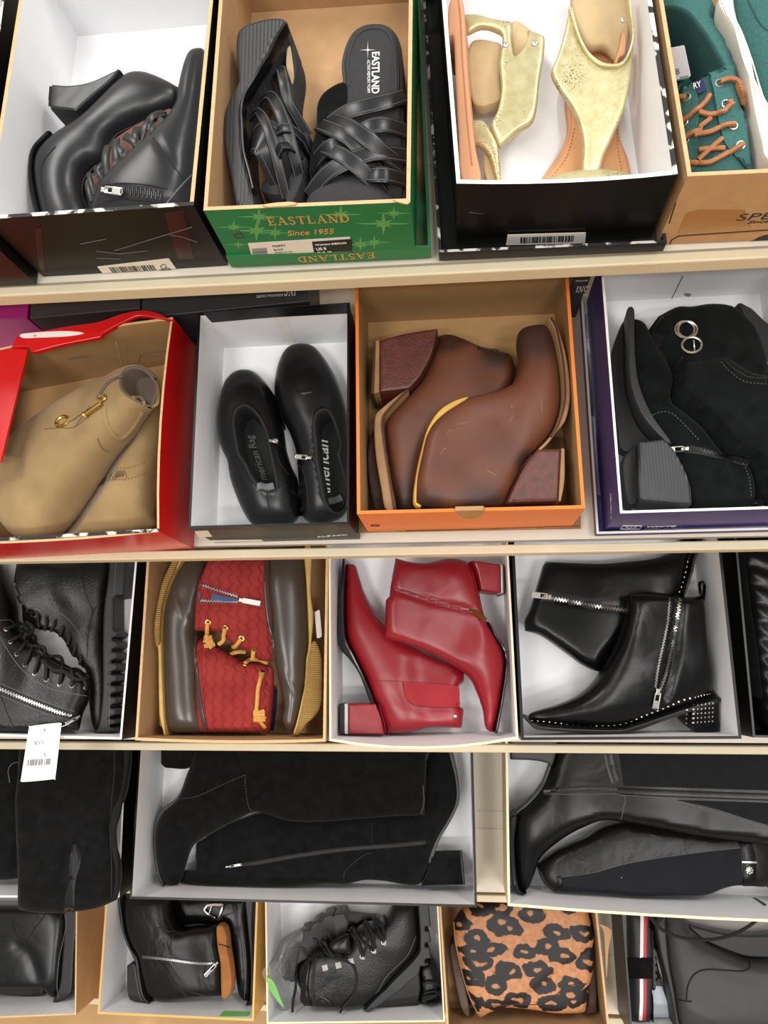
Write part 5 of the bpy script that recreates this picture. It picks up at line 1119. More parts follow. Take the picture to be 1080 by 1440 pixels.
studs(t, 'sole_studs', row(d4((112, 822), (200, 834), (300, 850), (430, 853), (500, 838), (570, 800), (640, 762), (730, 715), (830, 697), (930, 685)), 36), .0021, M['silver'], parent=so)
studs(t, 'heel_studs', [q for r in range(5) for q in d4(*[(x, 735 + 25.5 * r + (x - 775) * -.06) for x in (748, 775, 803, 832, 862, 892, 920)])], .0023, M['silver'], parent=hl)
ln = strap(t, 'zip_gap', d4((697, 296), (678, 430), (645, 590), (624, 680)), .011, .0004, M['dark_lining'], wf=lambda q: 1.1 - .75 * q)
zipper(t, d4((676, 292), (664, 410), (630, 570), (616, 665)), M['seam_dark'], M['dull_silver'], .004, .0035, name='zip_side')
z_ = zipper(t, d4((720, 296), (694, 440), (664, 590), (634, 675)), M['seam_dark'], M['silver'], .006, .0055)
puller(t, d4((624, 678))[0], d4((615, 748))[0], .008, M['silver'], parent=z_)
stitch(t, d4((735, 296), (712, 440), (680, 600), (645, 690)), M['seam_dark'], .0005)
P = [pl.P(*q, dz) for q, dz in zip(d4((872, 300), (852, 270), (846, 240), (856, 226), (874, 226), (886, 240), (880, 280), (868, 320)), (0, 0, 0, 0, 0, 0, 0, 0))]
v, f = g_ribbon(resamp(P, .003, False), [pl.N.cross((P[-1] - P[0]).normalized())] * 60, .011, .0012); t.add('pull_loop', v, f, BL)
# ---- combat boots
g = 'black lace-up combat boots'; PB = M['black_pebbled']
t = shoe('black combat boot standing on its toe at the right of its box, lug sole outward', 2, d1((350, 500))[0], group=g)
pl = pl3(2, *d1((250, 280, .06), (600, 300, .045), (540, 1050, .045)))
puff(t, 'upper', d1((100, 140, 1), (250, 162), (400, 165), (570, 118), (645, 110, 1), (640, 220), (620, 330), (612, 420), (606, 600), (604, 900), (580, 1090), (555, 1145), (525, 1120), (506, 980), (497, 850), (485, 770, 1), (440, 740), (400, 672), (365, 602), (300, 552), (210, 540), (100, 500, 1), (84, 430), (80, 330), (92, 220)), pl, .038, .036, PB, hm=d1((200, 300, .6), (450, 300, .8), (560, 700, 1), (550, 1000, .8), (300, 480, .45)))
zz = []
for y in range(560, 1090, 62): zz += [(692 - (y - 560) * .02, y, 1), (690 - (y - 560) * .02, y + 18, 1), (650 - (y - 560) * .03, y + 40, 1), (686 - (y - 560) * .02, y + 50, 1)]
slab(t, 'sole', d1(*([(640, 100, 1), (742, 100, 1), (722, 355, 1), (668, 362, 1), (668, 545, 1)] + zz + [(672, 1135, 1), (560, 1145, 1), (585, 1080), (606, 900), (608, 600), (615, 420), (638, 240)])), pl, -.035, .03, M['black_rubber'], b=.003)
for y0, y1 in ((120, 360), (590, 1120),): stitch(t, d1((655 if y0 < 300 else 625, y0), (640 if y0 < 300 else 612, y1)), M['seam_grey'], .0006, 'welt_seam')
stitch(t, d1((460, 170), (470, 290), (500, 390), (522, 440), (500, 520), (490, 640)), M['seam_dark'], .0007)
stitch(t, d1((605, 360), (560, 395), (525, 440), (500, 540), (490, 700)), M['seam_dark'], .0007)
stitch(t, d1((90, 395), (180, 402), (270, 418), (350, 455), (420, 525), (465, 600), (485, 660)), M['seam_grey'], .0005)
for q in d1((160, 440), (215, 455), (262, 470), (312, 490), (357, 525), (395, 570), (430, 625), (457, 685), (465, 745)): ring(t, 'eyelet', q[0], q[1], .0024, .0009, M['gunmetal'], off=.0003)
for a, b in (((160, 440), (190, 520)), ((215, 455), (205, 535)), ((262, 470), (255, 540)), ((312, 490), (290, 548)), ((357, 525), (340, 575)), ((395, 570), (385, 630)), ((430, 625), (415, 680)), ((457, 685), (450, 735))): cord(t, 'lace', d1(a, ((a[0] + b[0]) / 2 + 6, (a[1] + b[1]) / 2), b), .0024, M['black_lace'], arch=.002)
t = shoe('black combat boot with silver side zip lying at the left edge of its box', 2, d1((100, 900))[0], group=g)
pl = pl3(2, *d1((0, 700, .075), (400, 950, .085), (-100, 250, .05)))
puff(t, 'upper', d1((-180, 150, 1), (-40, 140), (20, 180), (55, 270), (80, 400), (88, 500), (130, 600), (200, 660), (262, 700), (340, 742), (480, 790, 1), (497, 880), (490, 940), (455, 1010), (440, 1142, 1), (200, 1150), (0, 1150), (-220, 1120), (-350, 900), (-350, 450)), pl, .034, .034, PB, hm=d1((-100, 400, 1), (0, 800, 1), (350, 900, .6), (250, 740, .5), (430, 1000, .6)))
z_ = zipper(t, d1((-60, 850), (5, 878), (130, 930), (270, 985), (405, 1035)), M['seam_dark'], M['silver'], .011, .0055)
puller(t, d1((425, 1042))[0], d1((365, 1085))[0], .005, M['silver'], parent=z_)
for d in (-32, 34): stitch(t, d1((-60, 850 + d), (5, 878 + d), (130, 930 + d), (270, 985 + d), (420, 1035 + d)), M['seam_grey'], .0005)
stitch(t, d1((0, 580), (45, 660), (110, 750), (200, 830), (300, 880), (400, 900), (490, 915)), M['seam_grey'], .0006)
stitch(t, d1((0, 900), (40, 1010), (75, 1130)), M['seam_dark'], .0006); stitch(t, d1((0, 490), (60, 490), (90, 530)), M['seam_grey'], .0006)
for q in d1((35, 540), (60, 610), (95, 680), (140, 740), (195, 790), (262, 825), (335, 850), (405, 860), (478, 870)): ring(t, 'eyelet', q[0], q[1], .0027, .001, M['dull_silver'], off=.0003)
for a, b in (((35, 540), (100, 510)), ((60, 610), (130, 560)), ((95, 680), (150, 600)), ((140, 740), (175, 650)), ((195, 790), (220, 690)), ((262, 825), (255, 715)), ((335, 850), (350, 755)), ((405, 860), (400, 775)), ((478, 870), (430, 790))): cord(t, 'lace', d1(a, ((a[0] + b[0]) / 2 + 8, (a[1] + b[1]) / 2), b), .0026, M['black_lace'], arch=.003)
for pp in (((95, 510), (150, 530), (165, 600), (215, 640), (260, 690), (330, 735), (400, 770), (480, 800)), ((110, 540), (190, 590), (170, 660), (230, 700), (300, 720), (350, 770), (430, 770), (490, 830)), ((150, 640), (240, 650), (250, 700), (330, 700), (350, 750)), ((140, 500), (180, 540), (140, 600), (200, 660)), ((240, 720), (300, 770), (370, 790), (440, 830), (490, 810))): cord(t, 'lace', d1(*pp), .0028, M['black_lace'], off=.004)
# ---- price tag hanging over the front of the box
tp = pl3(2, *d1((160, 1085, .132), (345, 1065, .132), (120, 1398, .118)))
t = T('price_tag', 'white paper price tag hanging below the black combat boots', 'price tag', tp.P(*d1((230, 1230))[0]))
slab(t, 'card', d1((163, 1100), (172, 1085), (330, 1066), (345, 1080), (342, 1110, 0), (312, 1370), (300, 1382), (130, 1398), (120, 1385), (122, 1360)), tp, 0, .0006, M['tag_paper'], b=.0002)
text(t, 'price', '$55', tp, d1((195, 1192))[0], d1((246, 1187))[0], .0058, M['grey_print'], off=.0007)
barcode(t, 'barcode', tp, d1((150, 1308))[0], d1((284, 1300))[0], d1((155, 1272))[0], M['grey_print'], 22, off=.0008)
text(t, 'size', '6', tp, d1((250, 1255))[0], d1((263, 1254))[0], .006, M['grey_print'], off=.0007)
v, f = g_torus(tp.P(*d1((252, 1106))[0], .0007), tp.N, .0013, .0005); t.add('hole_rim', v, f, M['pencil'], hit=False)
v, f = g_tube(resamp([tp.P(*q, z) for q, z in zip(d1((252, 1106), (300, 1100), (370, 1080), (412, 1052)), (.001, .003, .004, .004))], .004, False), .0005, 5); t.add('string', v, f, M['white_print'], hit=False)
# ---- duck boots
g = 'red quilted duck boots'; DR, Q = M['duck_rubber'], M['quilted_red']
t = shoe('left duck boot with knotted lace end hanging on its red shaft, toe up', 2, d2((350, 700))[0], group=g)
pl = pl3(2, *d2((250, 300, .07), (220, 950, .068), (700, 850, .058)))
puff(t, 'quilted_shaft', d2((340, 560, 1), (385, 528), (450, 570), (520, 612), (590, 648), (690, 662), (736, 682, 1), (738, 760), (735, 830), (716, 1040, 1), (560, 1036), (410, 1038), (350, 1036, 1), (345, 800)), pl, .034, .034, Q, hm=d2((400, 800, 1), (680, 850, .75)))
puff(t, 'rubber_foot', d2((285, 155, 1), (330, 118), (390, 150), (400, 260), (385, 400), (350, 500), (368, 640), (378, 800), (398, 950), (408, 1038, 1), (300, 1040), (200, 1037, 1), (186, 900), (172, 640), (165, 480), (176, 380), (205, 290), (240, 215)), pl, .04, .036, DR, hm=d2((270, 250, .75), (250, 500, 1), (290, 900, 1.02)), cre=[(d2((225, 270), (280, 380), (335, 460)), -.0015, .004)])
strap(t, 'collar', d2((345, 520), (340, 600), (352, 720), (366, 850), (392, 1020)), .007, .003, DR)
gs = slab(t, 'gum_sole', d2((292, 120), (250, 132), (182, 240), (150, 340), (130, 420), (122, 500), (135, 570), (150, 600), (163, 900), (192, 1036), (205, 1036), (190, 850), (176, 640), (170, 480), (182, 370), (215, 280), (290, 150)), pl, -.034, .022, M['gum_rubber'], b=.003)
slab(t, 'rope_tread', d2((286, 122), (250, 134), (182, 242), (150, 342), (132, 420), (124, 500), (137, 565), (166, 562), (168, 480), (180, 370), (212, 280), (262, 190)), pl, .0, .026, M['gum_tread'], parent=gs, b=.004)
slab(t, 'sole_edge', d2((110, 800, 1), (156, 740, 1), (164, 1012, 1), (116, 1000, 1)), pl, -.034, -.012, M['gum_rubber'], parent=gs)
stitch(t, d2((372, 545), (374, 700), (386, 860), (408, 1030)), M['red_seam'], .0009, dash=True); stitch(t, d2((735, 690), (730, 830), (705, 1030)), M['red_seam'], .0007, dash=True)
stitch(t, d2((500, 660), (580, 710), (660, 770), (720, 800)), M['red_seam'], .0007, dash=True)
strap(t, 'fleece_edge', d2((742, 790), (738, 880), (722, 1030)), .009, .004, M['navy_fleece'])
for q in d2((520, 615), (593, 662), (677, 709)): ring(t, 'eyelet', q[0], q[1], .0036, .0013, M['brass'], off=.0005)
for i, pp in enumerate((((520, 617), (550, 610), (592, 604)), ((593, 662), (640, 645), (705, 662)), ((677, 709), (660, 780), (655, 840), (652, 905), (662, 950), (690, 1003)))): cord(t, 'lace', d2(*pp), .0032, M['tan_lace'], arch=.003)
for y in (905, 922, 940, 955): cord(t, 'lace_knot', d2((636, y - 4), (660, y), (686, y - 6)), .0036, M['tan_lace'], off=.005)
t = shoe('right duck boot with open zip on its red quilted shaft, toe down', 2, d2((750, 400))[0], group=g)
pl = pl3(2, *d2((500, 300, .09), (820, 250, .068), (850, 900, .062)))
puff(t, 'quilted_shaft', d2((420, 108, 1), (560, 125), (730, 112, 1), (740, 300), (750, 500), (740, 645, 1), (660, 640), (600, 592), (530, 562), (470, 502), (400, 496), (335, 490, 1), (344, 340), (352, 290), (362, 240)), pl, .026, .026, Q, hm=d2((400, 300, .8), (680, 300, 1.1)))
puff(t, 'rubber_foot', d2((700, 118, 1), (790, 95), (890, 82, 1), (902, 250), (914, 420), (914, 560), (900, 640), (895, 760), (868, 890), (838, 1015), (805, 1005), (780, 940), (788, 870), (765, 740), (740, 640), (722, 550), (705, 400), (692, 250)), pl, .036, .036, DR, hm=d2((800, 200, 1), (800, 600, 1), (830, 900, .8)), cre=[(d2((740, 640), (800, 740), (868, 830)), -.0015, .004)])
strap(t, 'collar', d2((704, 130), (700, 260), (712, 420), (735, 560), (738, 630)), .007, .003, DR)
gs = slab(t, 'gum_sole', d2((890, 84), (928, 90), (922, 300), (935, 420), (925, 560), (915, 640), (905, 760), (880, 880), (850, 1005), (838, 1015), (868, 888), (893, 755), (900, 640), (912, 560), (908, 420), (900, 250)), pl, -.034, .024, M['gum_rubber'], b=.003)
slab(t, 'rope_tread', d2((922, 560), (950, 550), (975, 620), (980, 720), (975, 860), (940, 925), (900, 962), (885, 1000), (860, 1032), (834, 1036), (842, 1000), (868, 890), (893, 755), (902, 640)), pl, -.01, .026, M['gum_tread'], parent=gs, b=.005)
slab(t, 'size_sticker', d2((942, 402, 1), (968, 388, 1), (980, 525, 1), (955, 535, 1)), pl, .012, .0128, M['label_paper'], parent=gs, b=.0002)
patch(t, 'zip_gap', d2((352, 300, 1), (395, 298), (560, 335, 1), (560, 346), (360, 338, 1)), M['blue_lining'], .0012)
zipper(t, d2((368, 258), (440, 285), (560, 322)), M['seam_dark'], M['dull_silver'], .004, .004, name='zip_side')
z_ = zipper(t, d2((352, 340), (450, 345), (565, 346)), M['seam_dark'], M['dull_silver'], .004, .004)
puller(t, d2((580, 340))[0], d2((668, 356))[0], .0075, M['silver'], parent=z_, slot=False)
for pp in (((420, 125), (370, 240), (480, 275), (600, 310), (680, 330)), ((360, 365), (480, 368), (600, 372), (690, 380)), ((340, 480), (470, 490), (530, 550), (600, 580), (660, 628), (705, 630)), ((690, 140), (685, 300), (705, 480), (712, 610)), ((470, 390), (570, 450), (640, 490))): stitch(t, d2(*pp), M['red_seam'], .0007, dash=True)
for q in d2((405, 452), (492, 480), (574, 533), (638, 592)): ring(t, 'eyelet', q[0], q[1], .0036, .0013, M['brass'], off=.0005)
for pp in (((405, 452), (403, 480), (400, 520)), ((492, 480), (492, 510), (488, 538), (460, 560)), ((574, 533), (555, 555), (533, 570)), ((638, 592), (640, 615), (652, 636))): cord(t, 'lace', d2(*pp), .0032, M['tan_lace'], arch=.003)
for a, b in (((385, 520), (425, 525)), ((382, 540), (430, 545)), ((395, 515), (420, 570)), ((385, 570), (440, 560)), ((400, 545), (425, 580))): cord(t, 'lace_knot', d2(a, ((a[0] + b[0]) / 2, (a[1] + b[1]) / 2 + 3), b), .0036, M['tan_lace'], off=.005)
# ---- quilted boot at the right edge
t = shoe('black ridged padded boot cut off by the right edge of the third shelf', 2, d4((1120, 450))[0], 'winter_boot')
pl = lev(2, .05)
puff(t, 'upper', d4((925, 50, 1), (1060, 45), (1250, 80), (1290, 500), (1250, 830), (1090, 850), (1040, 820), (1020, 700), (990, 500), (960, 250)), pl, .04, .04, M['black_leather_soft'], cre=[(d4((1010 + x * .02, 520 + x), (1060, 545 + x), (1150, 600 + x)), .004, .006) for x in (0, 60, 120, 180, 240)] + [(d4((990, 100 + x), (1060, 130 + x), (1150, 180 + x)), .004, .006) for x in (0, 70, 140, 210, 280, 350)])
strap(t, 'side_strip', d4((955, 60), (985, 300), (1015, 520), (1035, 700)), .022, .003, M['black_suede'])
# ================================================================ fourth shelf
g = 'tall black suede boots in the long box'
t = shoe('tall black suede boot lying in front, zip along the shaft, block heel to the right', 3, d6((550, 380))[0], 'tall_boot', group=g)
pl = lev(3, .04)
puff(t, 'upper', d6((215, 318, 1), (300, 270), (420, 230), (650, 200), (860, 100), (890, 20), (942, 40), (960, 130), (962, 190), (942, 240), (905, 300), (884, 362), (868, 430), (855, 458), (815, 457), (760, 442), (705, 437), (665, 450), (640, 457), (590, 452), (480, 466), (330, 467), (250, 466), (180, 460), (164, 440), (170, 410), (215, 404)), pl, .034, .033, BS_, hm=d6((250, 420, .6), (500, 380, .75), (850, 250, 1), (930, 100, .9), (780, 400, .8)))
slab(t, 'heel', d6((892, 350, 1), (972, 347, 1), (980, 446, 1), (862, 450, 1), (880, 400)), pl, -.03, .026, M['black_suede'], b=.003)
slab(t, 'heel_tip', d6((972, 347, 1), (978, 347, 1), (986, 446, 1), (980, 446, 1)), pl, -.03, .026, M['black_rubber'], b=.001)
slab(t, 'sole', d6((943, 30), (965, 125), (969, 190), (950, 240), (915, 300), (892, 362), (882, 362), (904, 300), (942, 235), (960, 188), (957, 125), (935, 35)), pl, -.03, .02, M['grey_rubber'], b=.0012)
z_ = zipper(t, d6((300, 388), (400, 372), (500, 354), (640, 335), (780, 324), (885, 314)), M['dark_lining'], M['black_rubber'], .007, .004)
puller(t, d6((310, 386))[0], d6((345, 378))[0], .004, M['dull_silver'], parent=z_)
stitch(t, d6((640, 452), (640, 410), (660, 380), (700, 350), (720, 345)), M['seam_dark'], .0009); stitch(t, d6((220, 325), (215, 400)), M['seam_dark'], .0009); stitch(t, d6((720, 260), (718, 330)), M['seam_dark'], .0006)
t = shoe('tall black suede boot lying behind, toe down at the left of the long box', 3, d6((500, 150))[0], 'tall_boot', group=g)
pl = pl3(3, *d6((850, 150, .085), (140, 350, .05), (250, 60, .06)))
puff(t, 'upper', d6((240, -30, 1), (880, -30, 1), (875, 100), (870, 236, 1), (780, 238), (680, 246), (560, 254), (480, 250), (395, 226), (330, 252), (260, 290), (206, 326), (185, 380), (168, 440), (150, 448), (128, 440), (112, 380), (105, 290), (122, 228), (172, 182), (200, 110)), pl, .034, .034, BS_, hm=d6((800, 100, .6), (500, 150, .7), (200, 200, 1), (150, 380, .8)))
slab(t, 'heel', d6((130, -30, 1), (245, -30, 1), (225, 60), (205, 98), (140, 97, 1), (128, 85, 1)), pl, -.03, .022, BS_, b=.003)
slab(t, 'sole', d6((200, 110), (172, 178), (118, 226), (101, 290), (108, 385), (126, 442), (132, 440), (116, 380), (109, 292), (126, 232), (180, 186), (208, 112)), pl, -.028, .014, M['grey_rubber'], b=.0012)
stitch(t, d6((170, 190), (220, 182), (290, 150), (355, 122)), M['seam_grey'], .0005, dash=True); stitch(t, d6((355, 122), (360, 180), (370, 220), (400, 228)), M['seam_grey'], .0005, dash=True)
stitch(t, d6((865, 150), (868, 200), (860, 232)), M['seam_grey'], .0006)
# ---- tall leather boots
g = 'tall black leather boots in the white box'; BL2 = M['brown_black_leather']
t = shoe('tall black boot lying in front with emblem strap, shaft end to the left', 3, d7((700, 500))[0], 'tall_boot', group=g)
pl = lev(3, .042)
puff(t, 'shaft', d7((222, 490, 1), (300, 430), (400, 385), (480, 340), (620, 320), (900, 330), (1080, 360), (1100, 500), (1080, 585), (1000, 582), (950, 580), (900, 600), (850, 634), (750, 642), (600, 650), (450, 636), (300, 630, 1), (262, 605), (238, 560)), pl, .034, .034, BL2, hm=d7((260, 530, .8), (600, 500, .9), (1000, 480, 1)))
puff(t, 'foot', d7((1060, 380), (1200, 420), (1330, 480), (1330, 640), (1200, 660), (1090, 612), (1060, 500)), pl, .034, .034, M['black_leather'])
skin(t, 'stretch_panel', d7((305, 550, 1), (400, 530), (550, 488), (700, 462), (850, 442), (980, 428, 1), (985, 578, 1), (950, 578), (900, 597), (850, 630), (750, 638), (600, 646), (450, 632), (308, 626, 1)), M['dark_stretch'], .0008)
stitch(t, d7((300, 550), (400, 530), (550, 488), (700, 462), (850, 442), (975, 428)), M['seam_grey'], .0007)
strap(t, 'top_binding', d7((305, 545), (312, 585), (300, 628)), .008, .0025, M['black_leather']); slab(t, 'opening', d7((226, 500), (250, 535), (285, 590), (295, 626), (262, 604), (240, 562)), pl, .0, .016, M['dark_lining'], b=.003)
strap(t, 'ankle_strap', d7((990, 400), (1008, 450), (1012, 520), (1010, 580)), .02, .003, M['black_leather']); strap(t, 'strap_edge', d7((985, 478), (1035, 480)), .004, .004, M['dull_silver'])
c_ = t.cast(*d7((1010, 510))[0]); v, f = g_dome(c_[0], c_[1], .0065, .003, 14, 4); em = t.add('emblem', v, f, M['dull_silver'], hit=False)
for i in range(8):
    a = i * math.pi / 4; x = c_[1].orthogonal().normalized(); y = c_[1].cross(x); v, f = g_dome(c_[0] + (x * math.cos(a) + y * math.sin(a)) * .0048 + c_[1] * .001, c_[1], .0019, .0016, 8, 3); t.add('petal', v, f, M['silver'], parent=em, hit=False)
studs(t, 'lint_speck', d7((538, 545)), .0009, M['white_print'])
t = shoe('tall black boot lying behind with heel to the upper left and thin platform sole', 3, d7((500, 200))[0], 'tall_boot', group=g)
pl = pl3(3, *d7((900, 250, .085), (170, 450, .055), (300, 80, .065)))
puff(t, 'upper', d7((298, 40, 1), (276, 125), (245, 197), (192, 260), (142, 298), (140, 400), (150, 520), (160, 600), (192, 592), (214, 525), (245, 455), (325, 388), (400, 347), (480, 322), (620, 342), (800, 376), (1000, 402), (1140, 420, 1), (1260, 300), (1260, -20, 1), (700, -30), (310, -30, 1)), pl, .036, .034, M['black_leather'], hm=d7((900, 200, .65), (500, 200, .75), (250, 330, 1), (180, 520, .75)))
slab(t, 'platform', d7((150, 295), (122, 312), (118, 400), (126, 510), (140, 585), (165, 606), (185, 602), (164, 590), (150, 520), (142, 400), (150, 330)), pl, -.033, .022, M['black_sole_gloss'], b=.004)
slab(t, 'heel', d7((122, 20, 1), (300, 10, 1), (292, 80), (276, 122), (262, 108), (210, 98), (125, 95, 1)), pl, -.028, .024, M['grey_rubber'], b=.004)
slab(t, 'sole', d7((278, 120), (247, 200), (195, 262), (148, 300), (130, 302), (190, 252), (238, 192), (268, 118)), pl, -.02, .012, M['grey_rubber'], b=.001)
skin(t, 'stretch_panel', d7((522, 30, 1), (700, 20), (1120, 20, 1), (1120, 216, 1), (800, 206), (545, 198, 1)), M['dark_stretch'], .0008)
skin(t, 'stretch_insert', d7((740, 250, 1), (900, 255), (1110, 262, 1), (1110, 352, 1), (1000, 320), (880, 282)), M['dark_stretch'], .0008)
strap(t, 'leather_strip', d7((520, 217), (700, 225), (900, 233), (1110, 240)), .011, .002, M['black_leather'])
z_ = zipper(t, d7((245, 216), (330, 212), (430, 207), (525, 212)), M['seam_dark'], M['gunmetal'], .01, .005); puller(t, d7((300, 214))[0], d7((250, 218))[0], .004, M['gunmetal'], parent=z_)
strap(t, 'ankle_strap', d7((488, 80), (500, 140), (515, 183)), .016, .0025, M['black_leather'])
stitch(t, d7((250, 228), (400, 230), (540, 232), (545, 280), (535, 322)), M['seam_grey'], .0006); stitch(t, d7((540, 232), (700, 245), (900, 300), (1090, 360)), M['seam_grey'], .0006)
# ---- tall boots at the left edge
g = 'tall black boots at the left of the fourth shelf'
t = shoe('tall black suede boot lying flat at the left edge, under the flopped shaft', 3, d5((20, 480))[0], 'tall_boot', group=g)
pl = lev(3, .055)
puff(t, 'upper', d5((-260, 120, 1), (120, 120, 1), (140, 400), (150, 755, 1), (40, 772), (-100, 760), (-260, 740, 1)), pl, .034, .034, BS_)
stitch(t, d5((100, 234), (60, 240), (38, 270), (45, 330)), M['seam_grey'], .0009)
t = shoe('tall black suede boot shaft flopped over the front of its box, slit at the hem', 3, d5((330, 500))[0], 'tall_boot', group=g)
pl = pl3(3, *d5((330, 200, .15), (120, 880, .168), (520, 850, .168)))
puff(t, 'shaft', d5((100, 120, 1), (600, 120, 1), (597, 250), (570, 400), (512, 500, 0), (520, 600), (548, 690), (552, 780), (536, 870, 1), (440, 908), (300, 925, 1), (180, 925), (90, 912, 1), (98, 800), (98, 680), (90, 500), (88, 400), (98, 300)), pl, .024, .022, BS_, cre=[(d5((150, 640), (220, 600), (300, 610), (370, 590), (440, 500)), .004, .008), (d5((120, 500), (200, 490)), .003, .008), (d5((360, 640), (420, 680), (450, 660)), .003, .008), (d5((330, 620), (325, 720), (310, 900)), .004, .006), (d5((420, 780), (470, 830)), .003, .01)])
puff(t, 'stretch_panel', d5((528, 150), (596, 160), (592, 260), (570, 380), (555, 470), (535, 560), (548, 690), (548, 800), (530, 862), (512, 860), (515, 700), (508, 520), (522, 300)), pl3(3, *d5((330, 200, .16), (120, 880, .176), (520, 850, .176))), .006, .012, M['dark_stretch'])
stitch(t, d5((527, 180), (525, 300), (507, 500), (514, 700), (512, 860)), M['seam_dark'], .0012)
skin(t, 'slit', d5((345, 612, 1), (362, 680), (350, 770), (345, 780), (322, 730), (332, 670)), M['seam_dark'], .0006)
skin(t, 'lining_strip', d5((322, 778, 1), (350, 772), (338, 850), (340, 924, 1), (298, 924, 1), (300, 860)), M['black_sole_gloss'], .0008)
zipper(t, d5((340, 615), (325, 690), (322, 760)), M['seam_dark'], M['gunmetal'], .003, .003, name='zip_side'); zipper(t, d5((348, 615), (370, 680), (345, 780), (340, 850), (342, 920)), M['seam_dark'], M['gunmetal'], .003, .003, name='zip_side')
slab(bWh, 'spec_mark', [(1057, 1262, 1), (1060, 1261, 1), (1078, 1272, 1), (1076, 1274, 1)], PL(bWh.A + bWh.Y * .0032, bWh.Y), 0, .0004, M['black_print'], b=.0001, hit=False)
# ================================================================ bottom shelf
t = shoe('dark slip-on boot cut off by the left edge of the bottom shelf, toe down', 4, d5((150, 1150))[0], group='dark slip-on boots')
pl = lev(4, .048); GL = M['black_leather_soft']
puff(t, 'upper', d5((-260, 880, 1), (280, 880, 1), (318, 930), (322, 1000), (310, 1100), (292, 1290), (275, 1385), (240, 1375), (216, 1330), (205, 1285, 1), (0, 1280), (-260, 1262, 1)), pl, .038, .036, GL, hm=d5((0, 1100, .85), (250, 1300, .8)), cre=[(d5((120, 1060), (170, 1100), (205, 1200)), .0025, .012)])
slab(t, 'sole', d5((318, 915), (372, 912), (360, 1100), (350, 1300), (335, 1355), (300, 1388), (262, 1392), (290, 1290), (308, 1100), (316, 990)), pl, -.036, .02, M['black_rubber'], b=.004)
stitch(t, d5((68, 925), (60, 970), (70, 1020), (85, 1040)), M['seam_dark'], .0012); stitch(t, d5((210, 935), (160, 1000), (118, 1062)), M['seam_dark'], .0012); stitch(t, d5((0, 1040), (60, 1045), (118, 1062)), M['seam_dark'], .0012); stitch(t, d5((65, 990), (110, 995)), M['seam_dark'], .001)
stitch(t, d5((300, 930), (305, 990), (270, 1150), (262, 1290), (270, 1380)), M['seam_grey'], .0009)
t = shoe('dark slip-on boot mostly hidden beneath the one at the bottom left', 4, d5((60, 1290))[0], group='dark slip-on boots')
slab(t, 'sole', d5((-260, 1240), (150, 1240), (208, 1280), (210, 1318), (150, 1325), (0, 1310), (-260, 1290)), lev(4, .02), -.014, .012, M['black_rubber'], b=.004)
puff(t, 'upper', d5((-260, 1050), (150, 1050), (190, 1150), (195, 1260), (0, 1270), (-260, 1250)), lev(4, .024), .012, .014, GL)
# ---- zipped leather boots in the gold-edged box
g = 'zipped black leather ankle boots'; BB = M['brown_black_leather']
t = shoe('black leather boot with square silver buckle at the right of the gold-edged box, toe down', 4, d8((800, 350))[0], group=g)
pl = lev(4, .045)
puff(t, 'upper', d8((420, 20, 1), (900, 20, 1), (893, 150), (905, 300), (912, 450), (905, 600), (875, 622), (842, 592), (820, 500), (808, 400), (790, 250), (740, 200), (600, 190), (460, 200)), pl, .036, .036, BL, hm=d8((860, 500, .85)))
slab(t, 'sole', d8((880, 20), (922, 20), (918, 200), (925, 400), (918, 600), (900, 622), (880, 622), (905, 590), (912, 450), (904, 300), (890, 150)), pl, -.034, .022, M['black_rubber'], b=.003)
strap(t, 'buckle_strap', d8((560, 60), (650, 90), (730, 120), (800, 100)), .02, .003, BL)
bk = t.add('buckle', *g_tube(resamp([q + n * .004 for q, n in zip(*track(t, d8((665, 88, 1), (752, 86, 1), (722, 168, 1), (646, 112, 1), (665, 88, 1)), .001))], .003, False), .0022, 7), M['silver'], hit=False)
cord(t, 'buckle_prong', d8((690, 85), (672, 140)), .0013, M['silver'], off=.004, parent=bk)
stitch(t, d8((830, 80), (850, 200), (872, 400), (862, 600)), M['seam_grey'], .0007)
t = shoe('black leather boot with side zip and tan lining in the gold-edged box', 4, d8((500, 350))[0], group=g)
pl = pl3(4, *d8((300, 450, .052), (700, 450, .07), (300, 100, .055)))
puff(t, 'upper', d8((175, 20, 1), (460, 20, 1), (480, 150), (520, 210), (600, 202), (722, 190, 1), (728, 300), (744, 400), (750, 577, 1), (700, 577), (640, 576), (590, 582), (545, 592), (440, 617), (375, 607, 1), (348, 560), (322, 450), (306, 350), (262, 290), (215, 210), (190, 120)), pl, .036, .036, BB, hm=d8((680, 350, .65), (350, 300, 1), (450, 500, .9)))
slab(t, 'sole', d8((178, 20), (200, 120), (222, 205), (268, 288), (314, 350), (330, 450), (352, 560), (382, 608), (362, 608), (335, 560), (312, 450), (296, 355), (246, 285), (205, 210), (180, 130), (165, 40)), pl, -.034, .026, M['black_rubber'], b=.003)
slab(t, 'heel', d8((246, 392, 1), (300, 380), (316, 450), (338, 560), (364, 608, 1), (300, 600), (268, 580), (252, 520)), pl, -.032, .026, M['black_rubber'], b=.004)
slab(t, 'lining', d8((724, 195), (762, 193), (780, 250), (782, 310), (800, 400), (808, 510), (792, 570), (752, 575), (744, 400), (728, 300)), pl, -.012, .014, mat('boot_lining_tan', (158, 100, 48), .8, .15, 60), b=.005)
stitch(t, d8((724, 300), (750, 306), (780, 318)), M['seam_dark'], .0012)
z_ = zipper(t, d8((308, 368), (420, 378), (560, 398), (640, 404), (710, 402)), M['seam_dark'], M['dull_silver'], .008, .005); puller(t, d8((706, 406))[0], d8((650, 466))[0], .006, M['silver'], parent=z_)
